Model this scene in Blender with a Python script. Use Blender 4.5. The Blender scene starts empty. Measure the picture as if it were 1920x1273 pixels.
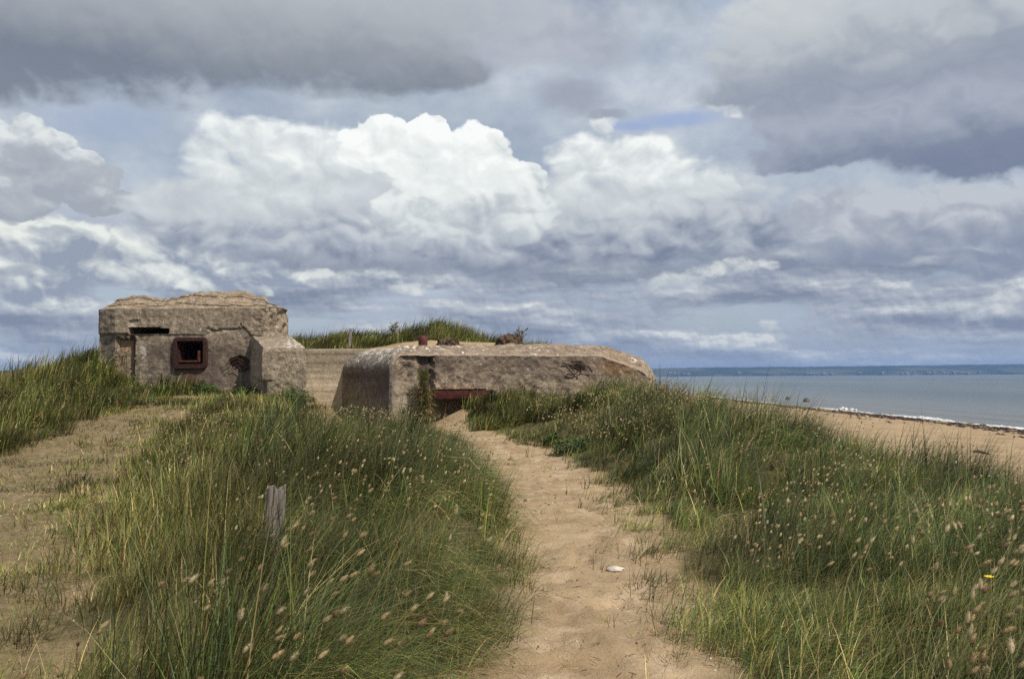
import bpy, math, random
import numpy as np
random.seed(4); RNG = np.random.default_rng(11)
SC = bpy.context.scene
COL = SC.collection
GRASS = True; BUNK = True; HAZE = True
F = 1663.0; EYE = 1.62
rad = math.radians

# ------------------------------------------------------------------ camera
from mathutils import Matrix, Vector
PITCH = 2.39; ROLL = -0.34
CAMROT = Matrix.Rotation(rad(90 + PITCH), 3, 'X') @ Matrix.Rotation(rad(ROLL), 3, 'Z')
def ray(px, py):
    return CAMROT @ Vector(((px - 960) / F, -(py - 636.5) / F, -1.0))
def at(px, py, Y):
    """world point seen at photo pixel (px, py) at depth Y"""
    d = ray(px, py); k = Y / d.y
    return Vector((d.x * k, Y, EYE + d.z * k))
def X_at(px, Y): return at(px, 706, Y).x
def Z_at(px, py, Y): return at(px, py, Y).z
def azel(px, py):
    d = ray(px, py).normalized()
    return math.degrees(math.atan2(d.x, d.y)), math.degrees(math.asin(d.z))
cam = bpy.data.cameras.new('camera'); cam.lens = 36 * F / 1920; cam.clip_end = 40000; cam.clip_start = 0.05
cam.dof.use_dof = True; cam.dof.focus_distance = 14.0; cam.dof.aperture_fstop = 11
co = bpy.data.objects.new('camera', cam); COL.objects.link(co)
co.matrix_world = Matrix.Translation((0, 0, EYE)) @ CAMROT.to_4x4()
SC.camera = co
SC.view_settings.view_transform = 'Standard'; SC.view_settings.look = 'None'
SC.view_settings.exposure = 0; SC.view_settings.gamma = 1

# ------------------------------------------------------------------ numpy noise
def _hash(ix, iy, seed):
    h = (ix * 374761393 + iy * 668265263 + seed * 974711) & 0xFFFFFFFF
    h = ((h ^ (h >> 13)) * 1274126177) & 0xFFFFFFFF
    return ((h ^ (h >> 16)) & 0xFFFFFF) / float(0xFFFFFF)
def vnoise(x, y, seed=0):
    x = np.asarray(x, float); y = np.asarray(y, float)
    ix = np.floor(x).astype(np.int64); iy = np.floor(y).astype(np.int64)
    fx = x - ix; fy = y - iy
    fx = fx * fx * (3 - 2 * fx); fy = fy * fy * (3 - 2 * fy)
    a = _hash(ix, iy, seed); b = _hash(ix + 1, iy, seed); c = _hash(ix, iy + 1, seed); d = _hash(ix + 1, iy + 1, seed)
    return (a * (1 - fx) + b * fx) * (1 - fy) + (c * (1 - fx) + d * fx) * fy
def fbm(x, y, oct=4, seed=0, gain=0.5):
    s = 0; a = 1; n = 0
    for k in range(oct):
        s = s + a * vnoise(x * 2 ** k + 17.3 * k, y * 2 ** k - 9.1 * k, seed + k); n += a; a *= gain
    return s / n          # 0..1
def sst(a, b, x):
    t = np.clip((np.asarray(x, float) - a) / (b - a), 0, 1); return t * t * (3 - 2 * t)

# ------------------------------------------------------------------ scene helpers
def link(o, parent=None):
    COL.objects.link(o)
    if parent is not None: o.parent = parent
    return o
def tag(o, label=None, cat=None, group=None, kind=None):
    if label: o['label'] = label
    if cat: o['category'] = cat
    if group: o['group'] = group
    if kind: o['kind'] = kind
    return o
def empty(name, loc, rz=0.0):
    o = bpy.data.objects.new(name, None); COL.objects.link(o)
    o.location = loc; o.rotation_euler = (0, 0, rz); o.empty_display_size = 0.3
    return o
def mesh_np(name, verts, loops, sizes, mat, parent=None, smooth=False, colors=None):
    """verts (n,3), loops flat vertex indices, sizes per face"""
    me = bpy.data.meshes.new(name)
    verts = np.ascontiguousarray(verts, np.float32); loops = np.ascontiguousarray(loops, np.int32)
    sizes = np.ascontiguousarray(sizes, np.int32)
    me.vertices.add(len(verts)); me.vertices.foreach_set('co', verts.ravel())
    me.loops.add(len(loops)); me.loops.foreach_set('vertex_index', loops)
    starts = np.zeros(len(sizes), np.int32); starts[1:] = np.cumsum(sizes)[:-1]
    me.polygons.add(len(sizes)); me.polygons.foreach_set('loop_start', starts)
    me.polygons.foreach_set('use_smooth', np.full(len(sizes), smooth, bool))
    me.update(calc_edges=True)
    if colors:
        for nm, arr in colors.items():
            arr = np.asarray(arr, np.float32)
            if arr.ndim == 1:
                a = me.attributes.new(nm, 'FLOAT', 'POINT'); a.data.foreach_set('value', arr)
            else:
                a = me.attributes.new(nm, 'FLOAT_COLOR', 'POINT')
                if arr.shape[1] == 3: arr = np.concatenate([arr, np.ones((len(arr), 1), np.float32)], 1)
                a.data.foreach_set('color', arr.ravel())
    me.materials.append(mat)
    return link(bpy.data.objects.new(name, me), parent)
def mesh_py(name, verts, faces, mat, parent=None, smooth=False):
    lo = [i for f in faces for i in f]; sz = [len(f) for f in faces]
    return mesh_np(name, np.array([tuple(v) for v in verts]), lo, sz, mat, parent, smooth)
def grid_faces(nu, nv, off=0, wrap=False):
    i, j = np.meshgrid(np.arange(nu - (0 if wrap else 1)), np.arange(nv - 1), indexing='ij')
    i2 = (i + 1) % nu
    a = i * nv + j; b = i2 * nv + j; c = i2 * nv + j + 1; d = i * nv + j + 1
    return (np.stack([a, b, c, d], -1).reshape(-1, 4) + off)
class MB:
    """collects small primitives into one mesh"""
    def __init__(s): s.v = []; s.f = []
    def add(s, vs, fs):
        o = len(s.v); s.v += [tuple(v) for v in vs]; s.f += [tuple(i + o for i in f) for f in fs]
    def tube(s, pts, radii, n=7, cap=True):
        pts = [Vector(p) for p in pts]; rings = []
        for k, p in enumerate(pts):
            d = (pts[min(k + 1, len(pts) - 1)] - pts[max(k - 1, 0)]).normalized()
            u = d.cross(Vector((0, 0, 1)) if abs(d.z) < .95 else Vector((1, 0, 0))).normalized(); w = d.cross(u)
            r = radii[k] if hasattr(radii, '__len__') else radii
            rings.append([p + u * math.cos(2 * math.pi * i / n) * r + w * math.sin(2 * math.pi * i / n) * r for i in range(n)])
        vs = [v for rr in rings for v in rr]; fs = []
        for k in range(len(pts) - 1):
            for i in range(n):
                fs.append((k * n + i, k * n + (i + 1) % n, (k + 1) * n + (i + 1) % n, (k + 1) * n + i))
        if cap: fs += [tuple(range(n))[::-1], tuple((len(pts) - 1) * n + i for i in range(n))]
        s.add(vs, fs)
    def build(s, name, mat, parent=None, smooth=False): return mesh_py(name, s.v, s.f, mat, parent, smooth)

# ------------------------------------------------------------------ shader DSL
class S:
    """a shader socket (or float) with arithmetic"""
    nt = None
    def __init__(s, sock): s.s = sock
    def __add__(a, b): return M('ADD', a, b)
    def __radd__(a, b): return M('ADD', b, a)
    def __sub__(a, b): return M('SUBTRACT', a, b)
    def __rsub__(a, b): return M('SUBTRACT', b, a)
    def __mul__(a, b): return M('MULTIPLY', a, b)
    def __rmul__(a, b): return M('MULTIPLY', b, a)
    def __truediv__(a, b): return M('DIVIDE', a, b)
def put(nt, sock, v):
    if isinstance(v, S): nt.links.new(v.s, sock)
    elif hasattr(v, 'is_output'): nt.links.new(v, sock)
    elif v is not None: sock.default_value = v
def M(op, a, b=None, c=None, clamp=False):
    n = S.nt.nodes.new('ShaderNodeMath'); n.operation = op; n.use_clamp = clamp
    for i, v in enumerate((a, b, c)):
        if v is not None: put(S.nt, n.inputs[i], v)
    return S(n.outputs[0])
def VM(op, a, b=None, c=None, out=0):
    n = S.nt.nodes.new('ShaderNodeVectorMath'); n.operation = op
    for i, v in enumerate((a, b, c)):
        if v is not None: put(S.nt, n.inputs[i], v)
    if op == 'SCALE': pass
    return S(n.outputs['Value'] if op in ('DOT_PRODUCT', 'LENGTH', 'DISTANCE') else n.outputs[0])
def vscale(a, k):
    n = S.nt.nodes.new('ShaderNodeVectorMath'); n.operation = 'SCALE'; put(S.nt, n.inputs[0], a); put(S.nt, n.inputs['Scale'], k)
    return S(n.outputs[0])
def mx(a, b): return M('MAXIMUM', a, b)
def mn(a, b): return M('MINIMUM', a, b)
def clamp(a): return M('ADD', a, 0.0, clamp=True)
def sstep(a, b, x):
    n = S.nt.nodes.new('ShaderNodeMapRange'); n.interpolation_type = 'SMOOTHSTEP'
    put(S.nt, n.inputs['Value'], x); n.inputs['From Min'].default_value = a; n.inputs['From Max'].default_value = b
    return S(n.outputs[0])
def noise(vec, scale, detail=4, rough=0.5, dist=0.0, out='Fac', dim='3D', lac=2.0):
    n = S.nt.nodes.new('ShaderNodeTexNoise'); n.noise_dimensions = dim
    if vec is not None: put(S.nt, n.inputs['Vector'], vec)
    n.inputs['Scale'].default_value = scale; n.inputs['Detail'].default_value = detail
    n.inputs['Roughness'].default_value = rough; n.inputs['Distortion'].default_value = dist; n.inputs['Lacunarity'].default_value = lac
    return S(n.outputs[out])
def voro(vec, scale, detail=0, rough=0.5, feat='F1', rnd=1.0, out='Distance', smooth=None):
    n = S.nt.nodes.new('ShaderNodeTexVoronoi'); n.feature = feat; n.voronoi_dimensions = '2D'
    if vec is not None: put(S.nt, n.inputs['Vector'], vec)
    n.inputs['Scale'].default_value = scale
    if 'Detail' in n.inputs: n.inputs['Detail'].default_value = detail; n.inputs['Roughness'].default_value = rough
    if smooth is not None: n.inputs['Smoothness'].default_value = smooth
    n.inputs['Randomness'].default_value = rnd
    return S(n.outputs[out])
def mixc(f, a, b):
    n = S.nt.nodes.new('ShaderNodeMix'); n.data_type = 'RGBA'
    put(S.nt, n.inputs[0], f)
    for i, v in ((6, a), (7, b)):
        if isinstance(v, (tuple, list)): n.inputs[i].default_value = (*v[:3], 1)
        else: put(S.nt, n.inputs[i], v)
    return S(n.outputs[2])
def mulc(f, a, b):
    n = S.nt.nodes.new('ShaderNodeMix'); n.data_type = 'RGBA'; n.blend_type = 'MULTIPLY'
    put(S.nt, n.inputs[0], f)
    for i, v in ((6, a), (7, b)):
        if isinstance(v, (tuple, list)): n.inputs[i].default_value = (*v[:3], 1)
        else: put(S.nt, n.inputs[i], v)
    return S(n.outputs[2])
def ramp(f, stops, interp='LINEAR'):
    n = S.nt.nodes.new('ShaderNodeValToRGB'); n.color_ramp.interpolation = interp
    el = n.color_ramp.elements
    while len(el) < len(stops): el.new(0.5)
    for e, (p, c) in zip(el, stops):
        e.position = p; e.color = (*c[:3], 1) if hasattr(c, '__len__') else (c, c, c, 1)
    put(S.nt, n.inputs[0], f)
    return S(n.outputs[0])
def comb(x, y, z=0.0):
    n = S.nt.nodes.new('ShaderNodeCombineXYZ')
    for i, v in enumerate((x, y, z)): put(S.nt, n.inputs[i], v)
    return S(n.outputs[0])
def sep(v):
    n = S.nt.nodes.new('ShaderNodeSeparateXYZ'); put(S.nt, n.inputs[0], v)
    return [S(o) for o in n.outputs]
def attr(name, out='Fac'):
    n = S.nt.nodes.new('ShaderNodeAttribute'); n.attribute_name = name; return S(n.outputs[out])
def tcoord(out='Object'):
    return S(S.nt.nodes.new('ShaderNodeTexCoord').outputs[out])
def geo(out='Position'):
    return S(S.nt.nodes.new('ShaderNodeNewGeometry').outputs[out])
def bump(h, strength=0.5, dist=0.02, normal=None):
    n = S.nt.nodes.new('ShaderNodeBump'); put(S.nt, n.inputs['Height'], h)
    n.inputs['Strength'].default_value = strength; n.inputs['Distance'].default_value = dist
    if normal is not None: put(S.nt, n.inputs['Normal'], normal)
    return S(n.outputs[0])
def srgb(r, g, b):
    f = lambda c: (c / 255 / 12.92) if c / 255 <= .04045 else ((c / 255 + .055) / 1.055) ** 2.4
    return (f(r), f(g), f(b))
def new_mat(name):
    m = bpy.data.materials.new(name); m.use_nodes = True; S.nt = m.node_tree
    b = [n for n in m.node_tree.nodes if n.type == 'BSDF_PRINCIPLED'][0]
    return m, b
def setp(b, **kw):
    for k, v in kw.items():
        k2 = {'color': 'Base Color', 'rough': 'Roughness', 'normal': 'Normal', 'spec': 'Specular IOR Level', 'metal': 'Metallic'}[k]
        if isinstance(v, tuple): v = (*v[:3], 1)
        put(S.nt, b.inputs[k2], v)
def simple_mat(name, c1, c2, scale=8, rough=.8, bscale=40, bstr=.3, bdist=.01, spec=.2, metal=0.0):
    m, b = new_mat(name); p = tcoord()
    setp(b, color=mixc(sstep(.3, .7, noise(p, scale, 5, .6)), c1, c2), rough=rough, spec=spec, metal=metal,
         normal=bump(noise(p, bscale, 4, .6), bstr, bdist))
    return m
# ------------------------------------------------------------------ sun and sky
SUN_TO = Vector((0.50, -0.42, 0.78)).normalized()
sun = bpy.data.lights.new('sun', 'SUN'); sun.energy = 5.0; sun.angle = rad(0.6); sun.color = (1.0, 0.92, 0.79)
so = bpy.data.objects.new('sun', sun); COL.objects.link(so); so.location = (10, -12, 20)
so.rotation_euler = (-SUN_TO).to_track_quat('-Z', 'Y').to_euler()
W = bpy.data.worlds.new('World'); SC.world = W; W.use_nodes = True
nt = W.node_tree; S.nt = nt
W.cycles.sampling_method = 'MANUAL'; W.cycles.sample_map_resolution = 256
bg = [n for n in nt.nodes if n.type == 'BACKGROUND'][0]
skyt = nt.nodes.new('ShaderNodeTexSky'); skyt.sky_type = 'NISHITA'; skyt.sun_disc = False
skyt.sun_elevation = math.asin(SUN_TO.z); skyt.sun_rotation = math.atan2(SUN_TO.x, SUN_TO.y)
bg.inputs['Strength'].default_value = 0.1
dirv = tcoord('Generated')
dx, dy, dz = sep(dirv)
az = M('ARCTAN2', dx, dy) * 57.29578
el = M('ARCSINE', dz) * 57.29578
P0 = comb(az, el, 0.0)
# noise coordinates follow the real sphere, flattened a little towards the horizon as cloud decks are
PN = comb(az, el * 1.45, 0.0)
def nz(scale, det=5, rough=.55, off=(0, 0, 0), out='Fac'):
    v = VM('ADD', PN, off) if any(off) else PN
    return noise(v, scale, det, rough, out=out)
w1 = VM('SUBTRACT', nz(.11, 2, .5, (31, 7, 3), out='Color'), (.5, .5, .5))
w2 = VM('SUBTRACT', nz(.34, 5, .52, (5, 57, 9), out='Color'), (.5, .5, .5))
P = VM('ADD', P0, VM('ADD', VM('MULTIPLY', w1, (2.4, 1.2, 0)), VM('MULTIPLY', w2, (2.6, 1.9, 0))))
# cauliflower relief: fractal cells and the same cells a little nearer to the light
w3 = VM('SUBTRACT', nz(.30, 1, .5, (55, 17, 9), out='Color'), (.5, .5, .5))
PV = VM('MULTIPLY', VM('ADD', P0, VM('ADD', VM('MULTIPLY', w3, (3.0, 2.2, 0)), VM('MULTIPLY', w2, (.5, .4, 0)))), (.33, .42, 0))
va = voro(PV, 1.0, 3, .42, 'F1')
vb = voro(VM('ADD', PV, (.10, .24, 0)), 1.0, 3, .42, 'F1')
puff = (vb - va)                                   # + on the lit upper right of each lump
PV2 = VM('MULTIPLY', VM('ADD', P0, VM('MULTIPLY', w2, (.7, .5, 0))), (1.0, 1.3, 0))
va2 = voro(PV2, 1.0, 2, .45, 'F1')
vb2 = voro(VM('ADD', PV2, (.12, .25, 0)), 1.0, 2, .45, 'F1')
puff2 = vb2 - va2
n_big = nz(.09, 3, .5, (3, 3, 40)) - .5
n_mid = nz(.20, 4, .43, (77, 13, 4)) - .5
n_fine = nz(1.0, 5, .6, (17, 93, 4)) - .5
vein = n_mid * 1.2 + n_fine * .6

def conv(px, py, rx, ry):
    a, e = azel(px, py); a2, _ = azel(px + rx, py); _, e2 = azel(px, py - ry)
    return a, e, abs(a2 - a), abs(e2 - e)
def shape(els, warp=P):
    out = None
    for (px, py, rx, ry) in els:
        a, e, ra, re = conv(px, py, rx, ry)
        v = VM('MULTIPLY_ADD', warp, (1 / ra, 1 / re, 0), (-a / ra, -e / re, 0))
        s = 1.0 - VM('DOT_PRODUCT', v, v)
        out = s if out is None else mx(out, s)
    return out
def elev(py, px=960): return azel(px, py)[1]
SH = srgb
# veil of thin high cloud over the clear sky, with gaps of blue
veil = clamp(.80 + n_big * 1.4 + n_mid * .8)
gap = sstep(-.5, .6, shape([(1275, 222, 95, 20), (1180, 235, 60, 16), (200, 225, 110, 40), (1640, -5, 60, 14), (1345, 5, 40, 18)], VM('ADD', P0, VM('MULTIPLY', w2, (1.5, .8, 0)))))
gapW = sstep(-.5, 1.1, n_fine * 1.6 + n_mid * 1.2 + shape([(1262, 224, 85, 13), (1185, 234, 50, 8), (1640, -8, 70, 16)], VM('ADD', P0, VM('MULTIPLY', w2, (1.5, .8, 0)))))
veilc = mixc(clamp(.5 + n_mid * 2.0 + n_fine), SH(158, 172, 202), SH(198, 206, 222))
veilc = mixc(sstep(elev(480), elev(690), el), veilc, SH(152, 168, 198))
cur = mixc(veil, VM('MULTIPLY', S(skyt.outputs[0]), (.1, .1, .1)), veilc)
cur = mixc(gap * .35, cur, SH(150, 170, 215))
cur = mixc(gapW * .75, cur, SH(118, 152, 214))
def cloud(cur, els, ytop, ybot, stops, amp=.55, thr=0.0, edge=.25, pf=1.2, pf2=.6, tilt=0.0, alpha=1.0, nb=.8, warp=P, px=960, fade=None, fine=.9):
    """one cloud: elliptic lumps broken by noise, shaded from its base (0) to its crown (1)"""
    D = shape(els, warp) + n_mid * (amp * 1.3) + n_fine * (amp * fine) + puff * (amp * .6)
    a = sstep(thr, thr + edge, D) * alpha
    if fade: a = a * sstep(elev(fade[1], px), elev(fade[0], px), el + n_mid * 5.0)
    e0, e1 = elev(ybot, px), elev(ytop, px)
    h = (el - e0) * (1 / (e1 - e0))
    if tilt: h = h + (az - azel(px, 300)[0]) * tilt
    L = h + puff * (pf * .95) + puff2 * (pf2 * .38) + n_mid * (nb * 1.25) + n_fine * .05
    return mixc(a, cur, ramp(clamp(L), stops))
GREY = [(0, SH(118, 130, 158)), (.35, SH(146, 154, 180)), (.7, SH(172, 178, 198)), (1, SH(198, 204, 216))]
# generic broken stratocumulus everywhere (also behind the camera)
gen = sstep(-.05, .35, n_big * 2.2 + n_mid * 1.0 + n_fine * .4 + .12)
genL = clamp(.5 + puff * 1.6 + puff2 * .6 + n_mid * 1.2)
cur = mixc(gen * sstep(elev(60), elev(-260), el), cur, ramp(genL, GREY + []))
# rows of flat-based cloud above the horizon
PB = comb(az * .075, el * .42, 0.0)
b1 = noise(VM('ADD', PB, VM('MULTIPLY', w2, (.12, .12, 0))), 1.0, 4, .48, 0)
b2 = noise(VM('ADD', VM('ADD', PB, VM('MULTIPLY', w2, (.12, .12, 0))), (.02, .22, 0)), 1.0, 4, .48, 0)
bandL = clamp(.42 + (b1 - b2) * 3.8 + n_mid * .9 + puff2 * .30 + n_fine * .25)
bandA = sstep(.36, .5, b1 + n_fine * .12) * (1.0 - sstep(elev(520), elev(380), el))
BAND = [(0, SH(118, 131, 162)), (.3, SH(142, 152, 178)), (.6, SH(168, 175, 194)), (.85, SH(196, 201, 211)), (1, SH(226, 227, 226))]
bandc = ramp(bandL, BAND)
cur = mixc(bandA, cur, bandc)
# left bank low, creamy
cur = cloud(cur, [(40, 440, 110, 50), (150, 470, 160, 60), (60, 520, 160, 60), (300, 500, 190, 50), (420, 520, 160, 40), (560, 515, 120, 25), (250, 470, 80, 40)],
            390, 575, [(0, SH(140, 152, 180)), (.35, SH(176, 184, 198)), (.65, SH(212, 217, 220)), (1, SH(240, 241, 236))], edge=.55, pf=1.3, pf2=.7, px=250, nb=1.3, fine=1.6)
cur = cloud(cur, [(188, 478, 34, 26), (100, 436, 70, 12), (10, 405, 30, 14), (20, 500, 45, 16)], 380, 520, [(0, SH(152, 161, 182)), (1, SH(168, 175, 193))], amp=.8, edge=1.1, px=100, alpha=.8, fine=1.8)
# left bank middle
cur = cloud(cur, [(70, 270, 75, 55), (150, 320, 75, 50), (30, 350, 120, 60), (190, 375, 70, 30), (-40, 270, 60, 70)],
            215, 400, [(0, SH(158, 166, 184)), (.45, SH(176, 182, 196)), (.8, SH(206, 211, 219)), (1, SH(226, 230, 234))], edge=.22, pf=1.0, pf2=.5, px=80)
# great central cumulus: grey outer body, then crowns
cur = cloud(cur, [(400, 400, 190, 85), (620, 400, 330, 115), (900, 410, 420, 120), (1180, 400, 300, 110), (1380, 430, 150, 62), (860, 470, 480, 52)],
            290, 530, [(0, SH(106, 120, 156)), (.13, SH(124, 136, 166)), (.33, SH(164, 172, 192)), (.5, SH(190, 196, 208)), (.8, SH(207, 212, 220)), (1, SH(222, 226, 230))], edge=.55, pf=.45, pf2=.15, px=900, nb=.28, tilt=-.003, amp=.4)
CROWNL = [(0, SH(184, 191, 205)), (.3, SH(200, 206, 215)), (.6, SH(216, 221, 227)), (.85, SH(234, 237, 240)), (1, SH(248, 249, 250))]
CROWN = [(0, SH(184, 191, 204)), (.28, SH(205, 211, 218)), (.5, SH(230, 233, 236)), (.85, SH(244, 246, 247)), (1, SH(254, 254, 255))]
cur = cloud(cur, [(480, 255, 110, 52), (400, 300, 60, 50), (590, 300, 160, 80), (520, 370, 190, 80)], 205, 470, CROWNL, edge=.8, pf=.7, pf2=.3, px=500, nb=.45, amp=.55, fade=(310, 480))
cur = cloud(cur, [(1090, 300, 80, 60), (1200, 300, 95, 62), (1245, 350, 90, 80), (1110, 390, 190, 90), (1340, 350, 60, 30)], 225, 480, CROWNL, edge=.65, pf=.7, pf2=.3, px=1150, nb=.4, amp=.55, fade=(330, 500))
cur = cloud(cur, [(715, 275, 85, 58), (800, 262, 45, 52), (830, 330, 90, 80), (905, 300, 78, 66), (985, 320, 46, 34), (860, 400, 190, 85)], 225, 520, CROWN, edge=.16, pf=.8, pf2=.4, px=850, nb=.35, amp=.5, fade=(360, 500))
# long dark flat base under the great cumulus
cur = cloud(cur, [(520, 478, 150, 20), (760, 500, 260, 26), (980, 512, 300, 28), (1240, 498, 240, 22), (1420, 480, 110, 16)],
            455, 540, [(0, SH(112, 126, 156)), (.35, SH(124, 137, 164)), (.7, SH(152, 161, 182)), (1, SH(176, 183, 198))], edge=1.3, pf=.25, pf2=.1, px=950, nb=.3, alpha=.85, amp=.5)
# bright scraps
WH2 = [(0, SH(176, 184, 199)), (.45, SH(206, 210, 216)), (1, SH(236, 236, 233))]
WH = [(0, SH(196, 203, 214)), (.5, SH(226, 229, 232)), (1, SH(246, 247, 248))]
cur = cloud(cur, [(1350, 190, 38, 36), (1372, 215, 22, 28), (1120, 232, 30, 14)], 165, 235, WH, edge=.9, px=1350, alpha=.8, amp=.8, fine=2.6)
cur = cloud(cur, [(1508, 406, 12, 20), (1545, 442, 40, 12), (1560, 455, 24, 12)], 390, 460, WH, edge=1.0, px=1510, amp=.9, alpha=.7, fine=2.6)
cur = cloud(cur, [(1350, 500, 100, 18), (1260, 520, 70, 22), (1430, 492, 36, 14)], 480, 550, WH2, edge=1.2, px=1350, amp=1.0, alpha=.8, fine=2.2)
cur = cloud(cur, [(760, 545, 40, 16), (590, 508, 50, 10), (1880, 575, 46, 34), (1840, 595, 60, 26), (1440, 612, 30, 12), (1700, 540, 70, 12), (380, 590, 120, 12)], 530, 620, WH2, edge=1.2, px=1000, amp=1.0, alpha=.75, fine=2.2)
# right middle bank
cur = cloud(cur, [(1560, 400, 170, 60), (1760, 420, 210, 80), (1930, 430, 150, 90), (1640, 470, 160, 40), (1850, 500, 120, 40)],
            345, 520, [(0, SH(126, 139, 172)), (.4, SH(148, 157, 182)), (.75, SH(170, 176, 195)), (1, SH(190, 195, 209))], edge=.7, pf=.8, pf2=.3, px=1700, nb=.9)
# top middle grey
cur = cloud(cur, [(1000, 60, 200, 95), (1100, 90, 110, 60), (900, 20, 160, 80), (1070, 185, 85, 40), (1130, 215, 50, 14)],
            -30, 200, [(0, SH(152, 160, 184)), (.5, SH(170, 176, 196)), (1, SH(186, 190, 206))], edge=.9, pf=.5, pf2=.25, px=1000, nb=.5)
# top right: pale crown, dark middle band, lumps, darkest base
cur = cloud(cur, [(1500, 90, 220, 140), (1700, 80, 260, 150), (1900, 120, 260, 190), (1470, 170, 190, 60), (1620, 230, 280, 100), (1850, 270, 260, 80), (1540, 290, 170, 40), (1480, 230, 110, 60)],
            -60, 350, [(0, SH(104, 120, 158)), (.14, SH(114, 128, 162)), (.36, SH(160, 168, 192)), (.5, SH(140, 150, 176)), (.6, SH(150, 160, 182)), (.76, SH(184, 190, 202)), (1, SH(200, 205, 213))],
            edge=.55, pf=.12, pf2=.05, px=1650, nb=.30, tilt=-.006, amp=.6)
# top left: slab with a dark soft base
cur = cloud(cur, [(100, 60, 420, 150), (450, 60, 380, 135), (700, 90, 230, 100), (830, 130, 110, 50), (-100, 120, 250, 100), (300, -60, 800, 160)],
            -90, 200, [(0, SH(116, 128, 152)), (.16, SH(112, 124, 148)), (.34, SH(136, 145, 163)), (.62, SH(164, 170, 184)), (1, SH(186, 191, 201))], edge=.75, pf=.12, pf2=.05, px=450, nb=.20, amp=.55, tilt=.003)
# haze line at the horizon
cur = mixc((1.0 - sstep(-.5, 3.2, el)) * .6, cur, SH(148, 166, 200))
hs_ = nt.nodes.new('ShaderNodeHueSaturation'); hs_.inputs['Saturation'].default_value = .70; hs_.inputs['Value'].default_value = 1.0
put(nt, hs_.inputs['Color'], cur); cur = S(hs_.outputs[0])
out = VM('MULTIPLY', cur, (9.8, 10.05, 9.75))
put(nt, bg.inputs['Color'], out)
# ------------------------------------------------------------------ plan of the place
def ip(tab):
    k = np.array(sorted(tab)); return lambda v: np.interp(v, k[:, 0], k[:, 1])
path_l = ip([(-5, -1.2), (0, -.65), (4.7, -.30), (6.4, -.05), (7.5, .0), (10.5, -.2), (13.5, -.45), (16.3, -.85), (20, -1.35), (23.5, -2.5), (25, -3.2), (30, -3.4)])
path_r = ip([(-5, 1.3), (0, 1.05), (4.7, 1.10), (6.25, 1.2), (9, 1.45), (12.4, 1.5), (15.3, 1.05), (19.2, .45), (22, -.3), (24.5, -1.2), (30, -1.4)])
hum_l = ip([(-5, -2.0), (4.7, -2.22), (6.8, -3.2), (11, -5.05), (17, -7.1), (22, -7.9), (30, -8.2)])      # left foot of the grassy hummock
core_l = ip([(-5, -.9), (4.7, -1.55), (7, -2.15), (10, -3.1), (16, -5.0), (20, -5.8), (30, -6.0)])       # tall marram starts here
crest_x = ip([(-5, 3.2), (0, 3.2), (5, 3.6), (8, 4.15), (12, 3.85), (16, 3.5), (20, 3.3), (24, 2.6), (27, 3.9), (34, 5.0), (60, 8)])
crest_h = ip([(-5, .25), (0, .28), (3, .28), (5, .22), (7.5, .13), (9.5, .22), (12, .45), (18, .66), (22, .80), (24.5, .92), (27, .50), (34, .15), (60, -.35)])
SEA_Z = -3.38
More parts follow.
